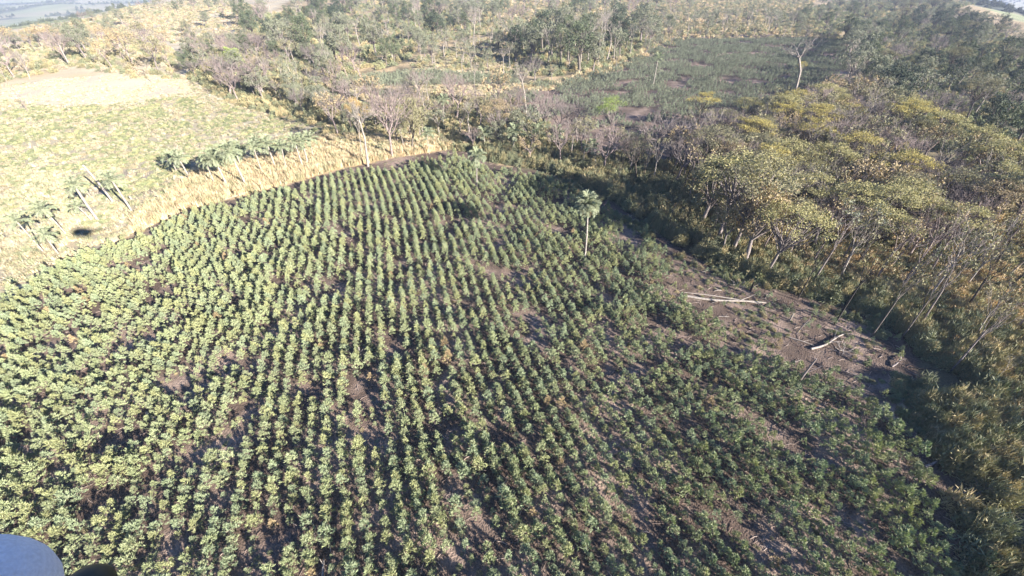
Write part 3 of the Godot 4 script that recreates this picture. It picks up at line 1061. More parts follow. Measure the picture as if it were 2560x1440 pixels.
func palm_at(bx: float, by: float, tx: float, ty: float, label: String, group: String, o := {}) -> void:
	var base := spot(bx, by)
	var tall := height_to(base, ty)
	var top := sight(tx, ty, base.y + tall)
	make_palm(base, tall, Vector3(top.x - base.x, 0, top.z - base.z), label, group, o)

func tree_at(kind: String, bx: float, by: float, tx: float, ty: float, crown_mat: Material, bark: Material, label: String, wide := 1.0, group := "") -> void:
	var base := spot(bx, by)
	var tall := height_to(base, ty)
	var top := sight(tx, ty, base.y + tall)
	var lean := Vector3(top.x - base.x, 0, top.z - base.z) / tall
	if lean.length() > 0.35: lean = lean.normalized() * 0.35
	put_tree(kind, base, tall, crown_mat, bark, label, group, wide, -1.0, lean)

func build_named_trees() -> void:
	var lp := "palms along the upper left field edge"
	palm_at(1460, 662, 1469, 512, "lone slender palm standing inside the field, brown dead fronds hanging under its crown", "", {"r": 0.16, "fronds": 40, "dead": 7, "size": 0.98, "pale": true})
	palm_at(1193, 472, 1193, 392, "bright green palm at the far tip of the field", "", {"r": 0.14, "fronds": 24, "size": 1.05})
	palm_at(329, 526, 279, 450, "palm with drooping crown right of the headless trunk", lp, {"r": 0.24, "size": 1.1, "fronds": 18})
	palm_at(245, 551, 186, 464, "thick-trunked palm left of the headless trunk", lp, {"r": 0.3, "size": 1.0, "fronds": 16})
	palm_at(285, 509, 207, 412, "tall pale palm trunk without a crown, leaning over bare ground", lp, {"r": 0.26, "fronds": 0})
	palm_at(232, 555, 193, 516, "short young palm just above the helicopter's shadow", lp, {"r": 0.14, "size": 0.8, "fronds": 13})
	palm_at(165, 585, 104, 522, "thin palm left of the helicopter's shadow", lp, {"r": 0.15, "size": 1.0, "fronds": 15})
	palm_at(151, 640, 111, 588, "low palm at the corner where the dirt edge meets pasture", lp, {"r": 0.15, "size": 0.85, "fronds": 15})
	palm_at(111, 632, 40, 552, "leaning palm nearest the picture's left side", lp, {"r": 0.15, "size": 0.9, "fronds": 13})
	palm_at(477, 450, 446, 396, "palm with a wide dark shadow, first of the right palm row", lp, {"r": 0.2, "size": 1.15})
	palm_at(443, 430, 426, 396, "short palm half hidden behind the first of the palm row", lp, {"r": 0.17, "size": 0.95})
	palm_at(541, 467, 514, 405, "thin palm left of the two biggest palms", lp, {"r": 0.17, "size": 0.95})
	palm_at(571, 470, 534, 396, "big palm with silvery crown in the golden grass", lp, {"r": 0.25, "size": 1.25, "fronds": 22})
	palm_at(618, 470, 573, 380, "tallest palm of the row, heavy crown and stout trunk", lp, {"r": 0.27, "size": 1.35, "fronds": 24})
	palm_at(658, 437, 634, 368, "slim palm just right of the tallest palm", lp, {"r": 0.17})
	palm_at(692, 427, 668, 360, "pale palm in the middle of the merged crowns", lp, {"r": 0.22, "size": 1.15})
	palm_at(720, 430, 704, 368, "dark-crowned palm left of the twin pale trunks", lp, {"r": 0.16})
	palm_at(759, 423, 737, 356, "left one of the twin pale palm trunks", lp, {"r": 0.22, "size": 1.1})
	palm_at(773, 417, 756, 352, "right one of the twin pale palm trunks", lp, {"r": 0.22, "size": 1.1})
	palm_at(786, 400, 774, 346, "last palm of the row, close to the bushes", lp, {"r": 0.17})
	palm_at(604, 420, 590, 372, "small palm behind the tallest palm", lp, {"r": 0.16})
	palm_at(650, 402, 640, 352, "small palm at the back of the merged crowns", lp, {"r": 0.16})
	var mp := "palms in the middle belt of trees"
	palm_at(1213, 375, 1209, 333, "palm behind the bright green palm at the field's tip", mp, {"r": 0.16, "size": 1.05})
	palm_at(1283, 386, 1287, 330, "full-crowned palm right of the field's tip", mp, {"r": 0.16, "size": 1.25})
	palm_at(1347, 380, 1344, 326, "dark palm between two full-crowned palms", mp, {"r": 0.17, "size": 1.2})
	palm_at(1387, 373, 1391, 334, "palm leaning over the pinkish soil rows", mp, {"r": 0.16, "size": 1.15})
	palm_at(1488, 430, 1481, 366, "palm with yellowish fronds in tall weeds", mp, {"r": 0.13, "size": 1.0})
	palm_at(1073, 385, 1068, 334, "thin palm in golden grass left of the field's tip", mp, {"r": 0.12, "size": 0.95})
	palm_at(1109, 312, 1109, 250, "palm with straight pale trunk before the golden clearing", mp, {"r": 0.2, "size": 1.0})
	palm_at(1631, 222, 1646, 144, "slender leaning palm alone in the far field", "", {"r": 0.2, "size": 1.2})

	var M := mats
	tree_at("tall", 920, 416, 886, 245, M.orange, M.bark_pale, "tallest white trunk at the field's upper edge, leaning left", 1.0)
	tree_at("umbrella", 905, 395, 884, 238, M.orange, M.bark_pale, "rusty orange crown behind the tallest white trunk", 0.42)
	tree_at("bare", 981, 393, 962, 200, M.olive, M.bark_pink, "pinkish white leafless tree with the fullest twigs beside the orange crown", 0.8)
	tree_at("tall", 1317, 292, 1296, 145, M.olive, M.bark_pale, "white curved trunk at the far field's near corner", 0.85)
	tree_at("tall", 915, 236, 882, 136, M.olive, M.bark_pink, "pinkish leafless tree left of the green crop strip", 1.1)
	tree_at("tall", 872, 202, 842, 130, M.olive, M.bark_pink, "pale leafless tree with twin forks behind the crop strip's left end", 1.1)
	tree_at("tall", 1182, 118, 1187, 28, M.olive, M.bark_pale, "tall white tree standing alone above the yellow clearing", 1.2)
	tree_at("tall", 1189, 250, 1186, 150, M.olive, M.bark_pale, "straight white pole of a tree in the golden clearing", 0.5)
	tree_at("tall", 1985, 234, 2000, 84, M.olive, M.bark_pale, "forked white tree rising over the far field's right end", 1.4)
	tree_at("bare", 2140, 203, 2128, 158, M.olive, M.bark_pale, "small white dead tree at the dark forest's edge", 1.1)
	tree_at("thin", 2127, 106, 2155, 55, M.grey_green, M.bark_pale, "leaning grey-green tree at the far field's last corner", 0.8)
	tree_at("tall", 175, 164, 132, 78, M.olive, M.bark_pale, "white-branched bare tree on the pasture's far rim", 1.5)
	tree_at("bare", 72, 192, 38, 118, M.olive, M.bark_pale, "many-stemmed pale tree on the far left rim", 0.8)
	tree_at("tall", 14, 200, -8, 150, M.olive, M.bark_pale, "pale trunk cut by the left picture edge", 0.8)
	tree_at("slender", 72, 282, 22, 215, M.brown, M.bark_pink, "thin bare tree leaning over the pale pasture", 0.9)
	tree_at("tall", 376, 197, 362, 150, M.olive, M.bark_pale, "short white trunk at the bright pasture's top edge", 0.8)
	tree_at("bare", 575, 236, 560, 142, M.olive, M.bark_pink, "broad pinkish bare tree behind the pasture, left of its twin", 1.5)
	tree_at("bare", 665, 240, 645, 146, M.olive, M.bark_pink, "broad pinkish bare tree behind the pasture, right of its twin", 1.5)
	tree_at("leafy", 580, 178, 571, 112, M.lime, M.bark, "bright lime green round tree among grey trees", 1.2)
	tree_at("umbrella", 1530, 372, 1512, 238, M.lime, M.bark_grey, "lime green tree in front of the far field", 0.75)
	tree_at("leafy", 1030, 378, 1022, 240, M.olive, M.bark, "dense olive brown tree right of the pinkish bare tree", 0.75)
	tree_at("umbrella", 1250, 372, 1245, 250, M.brown, M.bark_grey, "wide brownish grey crown above the belt's palms", 0.9)
	tree_at("thin", 1340, 372, 1300, 265, M.grey_green, M.bark_grey, "grey-green thin tree right of the wide brownish crown", 1.0)
	tree_at("bare", 1640, 425, 1640, 265, M.olive, M.bark_grey, "purplish grey leafless tree before the soil rows, left of two", 1.0)
	tree_at("bare", 1720, 420, 1712, 285, M.olive, M.bark_grey, "purplish grey leafless tree before the soil rows, right of two", 1.0)
	tree_at("bare", 1590, 455, 1572, 318, M.olive, M.bark_dark, "dark leafless tree rising from the tall weeds", 0.8)
	tree_at("thin", 1455, 400, 1462, 290, M.olive, M.bark_grey, "pale-limbed thin tree behind the yellowish palm", 0.9)
	tree_at("umbrella", 2000, 200, 2006, 150, M.yellow, M.bark_pale, "small orange-yellow crown below the forked white tree", 0.7)
	tree_at("bare", 2250, 352, 2272, 285, M.olive, M.bark_pale, "pale forked bare tree between the wood and the dark forest", 0.9)
	# the yellow crowns of the right wood: each crown's place, with the height it stands at
	var yellow := "yellow-green flat crowns of the right wood"
	for d in [[1765, 235, 13, "yellow", "small yellow crown at the upper left corner of the right wood"], [1880, 245, 13, "yellow_green", "yellow-green crown beside the far field's lower edge"], [1975, 262, 14, "yellow", "brightest yellow crown in the middle of the wood's top"], [2045, 300, 14, "yellow", "golden yellow crown right of the brightest one"], [1900, 300, 14, "yellow", "wide yellow crown below the far field"], [1830, 360, 13, "brown", "dull yellow crown above the bare pole trees"], [1985, 355, 14, "yellow_green", "broad yellow-green crown at the wood's centre"], [2090, 370, 14, "yellow_green", "yellow-green crown left of the bare purple thicket"], [1920, 425, 14, "yellow_green", "front yellow-green crown over dark trunks"], [2040, 440, 14, "yellow_green", "second front crown over dark trunks"], [2160, 470, 14, "yellow_green", "third front crown, greener at its shaded side"], [2290, 460, 14, "yellow_green", "crown over the steep shadow at the wood's middle"], [2380, 285, 15, "yellow_green", "large spreading crown in front of the dark forest"], [2460, 320, 15, "yellow_green", "large spreading crown sloping down to the right"], [2535, 360, 15, "yellow_green", "olive yellow crown cut by the right picture edge"], [2420, 430, 13, "olive", "olive crown below the large spreading crowns"], [2530, 470, 13, "brown", "brownish orange crown at the right edge"], [2110, 235, 12, "yellow_green", "small yellow crown beside the shaded corner"], [2135, 262, 12, "yellow", "orange-yellow crown at the shaded corner"], [2230, 530, 13, "yellow_green", "green-yellow crown above the leaning bare trunks"], [2430, 520, 13, "yellow_green", "green-yellow crown at the right over leaning trunks"], [1780, 420, 12, "olive", "olive crown behind the thin poles"]]:
		var p := sight(d[0], d[1], d[2] * 0.93)
		p.y = land(p.x, p.z)
		put_tree("umbrella", p, d[2], mats[d[3]], mats.bark_dark, d[4], yellow, 0.95)
	# leaning bare trunks along the wood's front
	var front := "bare leaning trunks along the front of the right wood"
	for d in [[1996, 745, 2085, 598, "bark_char", "blackened thin trunk at the top of the bare soil"], [2086, 811, 2218, 600, "bark_char", "blackened forked trunk in the bare soil's middle"], [2179, 841, 2331, 655, "bark", "long thin trunk at the bare soil's edge"], [2244, 725, 2385, 530, "bark_pink", "reddish trunk with a wide fan of bare branches"], [2291, 826, 2448, 570, "bark_grey", "long grey leaning trunk behind the soil's corner"], [2254, 846, 2420, 650, "bark", "thin trunk beside the soil's lower corner"], [2375, 930, 2568, 735, "bark_grey", "long grey trunk rising from the shaded corner"], [2429, 856, 2486, 700, "bark_pale", "pale crooked trunk in golden scrub"], [2466, 812, 2550, 690, "bark_pink", "reddish slim trunk near the right edge"], [2476, 959, 2542, 885, "bark_pale", "white bare pole in the golden scrub"], [1828, 628, 1890, 515, "bark_pale", "pale leaning trunk above the field's dark edge"], [1781, 591, 1812, 490, "bark_grey", "upright grey trunk at the wood's near left"], [1800, 620, 1830, 500, "bark_pale", "crooked pale trunk beside the upright grey one"], [1949, 618, 1984, 520, "bark_pale", "white crooked trunk under the front yellow crowns"], [2133, 675, 2200, 560, "bark", "bare trunk over the white curved branch"], [1546, 471, 1556, 385, "bark_dark", "dark trunk in the tall weeds, left of two"], [1606, 461, 1624, 380, "bark_dark", "dark trunk in the tall weeds, right of two"], [1766, 461, 1792, 345, "bark_pale", "white tall pole in front of the dull yellow crown"], [1722, 510, 1742, 400, "bark_grey", "grey pole left of the white tall pole"], [1670, 575, 1688, 470, "bark_dark", "dark pole at the field's shaded corner"], [1880, 560, 1920, 450, "bark", "bare pole under the wood's front crowns"], [2050, 600, 2100, 490, "bark_grey", "grey pole in rusty undergrowth"]]:
		tree_at("slender", d[0], d[1], d[2], d[3], mats.olive, mats[d[4]], d[5], 0.62, front)

# trees that fill the woods
const LANDMARKS := [[886, 260, "tall white trunk"], [962, 230, "pinkish bare tree"], [1300, 180, "curved white trunk"], [1186, 60, "lone white tree"], [2000, 110, "forked white tree"], [2128, 170, "small dead tree"], [132, 95, "white-branched bare tree"], [605, 185, "twin pinkish trees"], [571, 135, "lime round tree"], [1512, 260, "lime flat tree"], [1975, 270, "brightest yellow crown"], [2440, 310, "large spreading crowns"], [2385, 560, "reddish fan-branched trunk"], [1646, 160, "leaning field palm"], [1193, 390, "bright green palm"], [2271, 300, "pale forked tree"], [1790, 380, "white tall pole"], [1500, 90, "dark clump"], [1700, 90, "far field's corner"], [300, 40, "golden far hill"], [420, 150, "bright pasture top"], [2200, 30, "upper right rim"], [2480, 180, "right forest edge"], [1060, 60, "yellow clearing"], [760, 110, "crop strip's end"], [840, 300, "rusty orange crown"]]
const FIELD_MARKS := [[60, 1380, "pale blue knee"], [238, 1420, "dark boot tip"], [808, 1420, "white log end"], [380, 1040, "short white log"], [20, 815, "pale left-edge branch"], [430, 850, "thin shadow strip"], [903, 880, "white bare stub"], [1165, 705, "charred stump"], [1460, 655, "lone palm's foot"], [1810, 750, "long fallen trunk"], [2070, 857, "thick white log"], [2000, 930, "broken grey stub"], [2340, 1150, "grey curved log"], [2450, 1360, "shaded grey branch"]]

func beside(p: Vector3, marks: Array) -> String:
	var at := seen_at(p)
	var best := 1e9
	var out := ""
	for m in marks:
		var dx: float = at.x - m[0]
		var dy: float = at.y - m[1]
		var d := sqrt(dx * dx + dy * dy)
		if d < best:
			best = d
			var how := "close" if d < 70 else ("" if d < 190 else "well")
			var way := ("right of" if dx > 0 else "left of") if absf(dx) > absf(dy) else ("below" if dy > 0 else "above")
			if absf(dx) > 0.45 * absf(dy) and absf(dy) > 0.45 * absf(dx):
				way = ("below and " if dy > 0 else "above and ") + ("right of" if dx > 0 else "left of")
			out = ("%s %s the %s" % [how, way, m[2]]).strip_edges()
	return out

func fill(z: String, count: int, gap: float, kinds: Array, lo: float, hi: float, where: String, avoid := "") -> void:
	rng.seed = hash(z + where) & 0xffffff
	for p in scatter(z, count, gap):
		if avoid and inside(avoid, p.x, p.y): continue
		if inside("soil", p.x, p.y): continue
		var d: Array = kinds[rng.randi() % kinds.size()]
		var tall := rnd(lo, hi)
		var size := "low" if tall < lerpf(lo, hi, 0.3) else ("tall" if tall > lerpf(lo, hi, 0.7) else "middling")
		var base := Vector3(p.x, land(p.x, p.y), p.y)
		put_tree(d[0], base, tall, mats[d[1]], mats[d[2]], "%s %s %s" % [size, d[3], beside(base + Vector3.UP * tall * 0.7, LANDMARKS)], "trees " + where, rnd(0.85, 1.2))

func build_woods() -> void:
	var deep := ["leafy", "deep", "bark", "dark green bushy tree"]
	var green := ["leafy", "green", "bark", "green leafy tree"]
	var grey := ["leafy", "grey_green", "bark_grey", "grey-green leafy tree"]
	var thin := ["thin", "grey_green", "bark_pale", "thin pale-limbed tree"]
	var thin_olive := ["thin", "olive", "bark_grey", "thin olive tree"]
	var thin_brown := ["thin", "brown", "bark_pink", "thin brownish tree"]
	var bare := ["bare", "olive", "bark_pink", "pinkish leafless tree"]
	var bare_grey := ["bare", "olive", "bark_grey", "grey leafless tree"]
	var pole := ["slender", "olive", "bark_pale", "slender pale-stemmed tree"]
	var pole_dark := ["slender", "olive", "bark_dark", "slender dark-stemmed tree"]
	var flat := ["umbrella", "yellow_green", "bark_dark", "yellow-green flat-topped tree"]
	var tall_grey := ["tall", "olive", "bark_pale", "long-trunked pale tree"]
	var bare_pole := ["slender", "brown", "bark_pink", "reddish slender tree"]
	var pole_grey := ["slender", "grey_green", "bark_grey", "slender grey-stemmed tree"]
	var flat_gold := ["umbrella", "yellow", "bark_dark", "golden flat-topped tree"]
	var flat_green := ["umbrella", "grey_green", "bark_dark", "grey-green flat-topped tree"]
	var flat_olive := ["umbrella", "olive", "bark_dark", "olive flat-topped tree"]
	fill("back_wood", 175, 7.5, [deep, green, green, grey, grey, bare, thin, pole, tall_grey, thin], 14, 23, "in the dark wood at the top of the picture")
	fill("left_wood", 110, 5.5, [grey, grey, thin, thin_olive, bare, bare, green, pole, bare_grey, tall_grey], 7, 14, "in the mixed wood behind the pasture")
	fill("clump", 80, 6.5, [deep, green, green, grey, pole, pole, tall_grey, thin], 14, 25, "in the dark clump beside the far field")
	fill("top_strip", 150, 11.0, [bare, pole, grey, thin, green, grey, tall_grey, bare], 16, 27, "in the open wood along the top edge")
	fill("straw_back", 50, 10.0, [pole, thin, grey, pole], 12, 20, "on the yellow strip behind the far field")
	fill("left_row", 70, 6.5, [thin_brown, thin_brown, bare, thin_olive, grey], 9, 16, "along the pasture's far left rim")
	fill("far_left", 55, 20.0, [grey, thin_olive, green, bare], 6, 14, "scattered on the golden far hill")
	fill("belt", 62, 4.4, [thin_olive, thin, bare_grey, bare, grey, pole, thin_brown, tall_grey, tall_grey, bare], 8, 16, "in the middle belt between the two fields")
	fill("clearing", 34, 9.0, [pole, pole, thin, tall_grey, grey], 10, 17, "in the yellow clearing")
	fill("wood", 200, 4.3, [flat, flat_gold, flat_olive, pole, pole, pole, pole_dark, pole_dark, bare_grey, bare_grey, bare, thin_olive, thin_brown, pole], 10, 15, "in the right wood")
	fill("gap", 75, 3.4, [pole, pole_dark, pole, bare_pole, pole_grey], 10, 15, "at the front of the right wood", "soil")
	fill("right_forest", 150, 7.5, [deep, deep, green, deep, grey, green, thin, bare_grey, flat_olive], 9, 17, "in the dark forest beyond the right wood")
	fill("forest_rim", 40, 6.0, [deep, green, grey, thin], 14, 19, "along the dark forest's left rim")
	fill("far_edge", 40, 8.0, [pole, thin, thin_olive, bare_grey, grey], 6, 13, "along the far field's edges")
	fill("top_right", 90, 9.0, [green, grey, flat_olive, grey], 12, 18, "on the forested rim at the upper right")
	for d in [[1790, 612, 20, "umbrella", "yellow_green", "tall flat tree at the wood's near corner beside the crooked pale trunk"], [1748, 572, 18, "leafy", "olive", "tall olive tree at the wood's near corner, behind the grey poles"], [1826, 638, 20, "umbrella", "olive", "tall olive flat tree just right of the pale leaning trunk"], [1860, 664, 18, "leafy", "brown", "tall dull brown tree over the field's dark edge"], [1908, 694, 16, "umbrella", "yellow_green", "tall flat tree above the burnt stump"], [1800, 640, 11, "thin", "olive", "low olive thin tree leaning over the field's dark edge"]]:  # placed and sized so that their shade reaches the field's far end
		put_tree(d[3], spot(d[0], d[1]), d[2], mats[d[4]], mats.bark_grey, d[5], "", 0.9)
	# trees just outside the picture on the right, whose shade falls on the field's corner
	for d in [[73, -19, 9], [71.5, -13, 9], [69.5, -7, 9], [64, 0, 8], [69, 5, 9], [66, 10, 9], [61, 15, 9], [72, 13, 10], [76, 20, 11]]:
		put_tree("umbrella", Vector3(d[0], land(d[0], d[1]), d[1]), d[2], mats.yellow_green, mats.bark_dark, "flat-topped tree outside the frame that shades the field's right corner", "trees outside the frame", 1.0)

func log_mesh(pts: Array, radii: Array, mat: Material, forks := []) -> ArrayMesh:
	var s := Shape.new()
	s.tube(pts, radii, 7, Color.WHITE)
	for f in forks: s.tube(f[0], f[1], 5, Color.WHITE)
	return s.mesh(mat)

func build_timber() -> void:
	rng.seed = 5100
	# lying trunks, and one dark branch shape standing in for a post shadow: from point, to point, radius, label
	for d in [[1712, 742, 1916, 764, 0.24, "bark_pale", "fallen_log", "long white fallen trunk with a twin stem on the bare soil"], [2026, 874, 2112, 840, 0.18, "bark_pale", "log", "thick white log lying in the thin weeds"], [368, 1033, 392, 1050, 0.16, "bark_pale", "log", "short white log lying between left field rows"], [806, 1450, 813, 1398, 0.14, "bark_pale", "log", "white log end among the front rows at the bottom"], [0, 828, 42, 802, 0.12, "bark_pale", "fallen_branch", "pale fallen branch at the left picture edge"], [2310, 1168, 2372, 1132, 0.15, "bark_grey", "log", "grey curved log in the shaded right margin"], [1880, 718, 1915, 704, 0.1, "bark_pale", "broken_stem", "white broken stem beside the soil's upper edge"], [2228, 918, 2258, 892, 0.13, "bark_grey", "broken_stem", "pale broken stem at the dark corner of the soil"], [2480, 1390, 2425, 1330, 0.1, "bark_grey", "fallen_branch", "thin grey branch lying in deep shade"], [1392, 238, 1445, 241, 0.2, "bark_pale", "fallen_log", "thin white fallen trunk in the far field"], [385, 826, 470, 880, 0.06, "bark_char", "fallen_branch", "thin dark branch lying across left rows"], [545, 505, 640, 478, 0.1, "bark_pale", "fallen_branch", "pale branch along the field's dirt edge"], [2600, 1180, 2340, 1240, 0.05, "bark_grey", "fallen_branch", "long bare twig crossing the shaded margin"], [1313, 300, 1345, 285, 0.25, "bark_pale", "log", "white broken limb at the foot of the curved trunk"]]:
		var p := spot(d[0], d[1])
		var q := spot(d[2], d[3])
		var along := q - p
		var side := Vector3(-along.z, 0, along.x).normalized()
		var r: float = d[4]
		var pts := []
		var radii := []
		for k in 7:
			var t := k / 6.0
			pts.append(along * t + Vector3(0, r + 0.25 * sin(t * PI) * (0.4 if r > 0.15 else 1.0), 0) + side * 0.035 * along.length() * sin(t * 5.0))
			radii.append(r * (1.0 - 0.55 * t))
		var forks := []
		forks.append([[pts[3], pts[3] + along * 0.2 + side * along.length() * 0.1 + Vector3(0, 0.3, 0)], [r * 0.4, r * 0.15]])
		forks.append([[pts[4], pts[4] + along * 0.22 - side * along.length() * 0.13 + Vector3(0, 0.5, 0)], [r * 0.35, r * 0.12]])
		if d[2] == 1916:
			forks.append([[side * -1.0 + Vector3(0, 0.2, 0), along * 0.35 + side * 0.9 * -1.0 + Vector3(0, 0.25, 0), along * 0.7 + side * -0.4 + Vector3(0, 0.3, 0), along * 0.95 + Vector3(0, 0.2, 0)], [0.06, 0.1, 0.12, 0.1]])
		lone(d[6], log_mesh(pts, radii, mats[d[5]], forks), p, d[7], "log" if d[6] == "log" else d[6].replace("_", " "))
	rng.seed = 5200
	for p2 in scatter("sparse", 22, 2.8):
		var p := Vector3(p2.x, land(p2.x, p2.y), p2.y)
		var a := rnd(-0.6, 0.9) + (PI if rng.randf() < 0.5 else 0.0)
		var along := Vector3(cos(a), 0, sin(a)) * rnd(1.4, 5.6)
		var side := Vector3(-along.z, 0, along.x)
		var r := rnd(0.035, 0.085)
		var shade: String = ["pale", "grey", "dark"][rng.randi() % 3]
		var bark: Material = mats.bark_pale if shade == "pale" else (mats.bark_grey if shade == "grey" else mats.bark_char)
		var m := log_mesh([Vector3(0, r, 0), along * 0.3 + side * rnd(-0.06, 0.06) + Vector3(0, r + 0.08, 0), along * 0.65 + side * rnd(-0.08, 0.08) + Vector3(0, r + 0.12, 0), along + Vector3(0, r * 0.6, 0)], [r, r * 0.9, r * 0.7, r * 0.35], bark, [[[along * 0.3 + Vector3(0, r, 0), along * 0.5 + side * 0.2 + Vector3(0, 0.3, 0), along * 0.7 + side * 0.3 + Vector3(0, 0.35, 0)], [r * 0.5, r * 0.35, r * 0.15]], [[along * 0.62 + Vector3(0, r + 0.1, 0), along * 0.85 - side * 0.2 + Vector3(0, 0.4, 0)], [r * 0.45, r * 0.15]]])
		lone("fallen_branch", m, p, "%s %s fallen branch %s" % ["thick" if r > 0.07 else "thin", shade, beside(p, FIELD_MARKS)], "fallen branch", "branches lying on the cleared strip")
	# upright stubs and posts
	for d in [[903, 893, 868, 0.09, "bark_pale", "white bare stub standing between middle rows"], [1975, 800, 783, 0.12, "bark_pale", "pale bent stump on the bare soil"], [1992, 962, 900, 0.13, "bark_grey", "broken grey stub between soil and rows"], [1762, 640, 618, 0.09, "bark_pale", "white forked stump at the field's dark edge"], [1876, 728, 706, 0.16, "bark_char", "black burnt stump at the soil's upper edge"], [425, 521, 511, 0.2, "bark_pale", "white stump left of the golden grass"], [333, 503, 490, 0.25, "bark_pale", "short pale stump behind the drooping palm"], [1990, 835, 792, 0.08, "bark_grey", "thin grey stake on the bare soil"], [1165, 712, 698, 0.35, "bark_char", "black charred stump in the thin middle of the field"], [1890, 925, 905, 0.08, "bark_grey", "short grey stake at the edge of the rows"]]:
		var p := spot(d[0], d[1])
		var h := maxf(height_to(p, d[2]), 0.35)
		var tip := Vector3(rnd(-0.18, 0.18) * h, h, rnd(-0.18, 0.18) * h)
		var r: float = d[3]
		lone("stump", log_mesh([Vector3(0, -0.15, 0), Vector3(tip.x * 0.3, h * 0.45, tip.z * 0.5), tip], [r * 1.25, r, r * 0.8], mats[d[4]], [[[Vector3(tip.x * 0.3, h * 0.45, tip.z * 0.5), Vector3(0.3 * h, h * 0.8, 0.1)], [r * 0.5, r * 0.3]]]), p, d[5], "stump")
	# heaps of dead boughs
	for d in [[2040, 640, 3.2, "pale tangle of dead boughs in the scrub above the soil"], [2470, 1225, 3.0, "grey heap of dead boughs at the right margin"], [1840, 715, 1.6, "low spray of dead twigs beside the fallen trunk"], [2105, 880, 1.5, "dead twigs at the top end of the thick white log"]]:
		var s := Shape.new()
		var tips := []
		rng.seed = int(d[0])
		for k in 6:
			var a := k * 1.05 + rnd(-0.4, 0.4)
			twigs(s, Vector3(0, 0.2, 0), Vector3(cos(a), 0.3, sin(a)).normalized(), d[2] * 0.5, 0.07, 2, 3, tips, 0.05)
		lone("dead_boughs", s.mesh(mats.bark_pale if d[0] < 2400 else mats.bark_grey), spot(d[0], d[1]), d[3], "dead boughs")

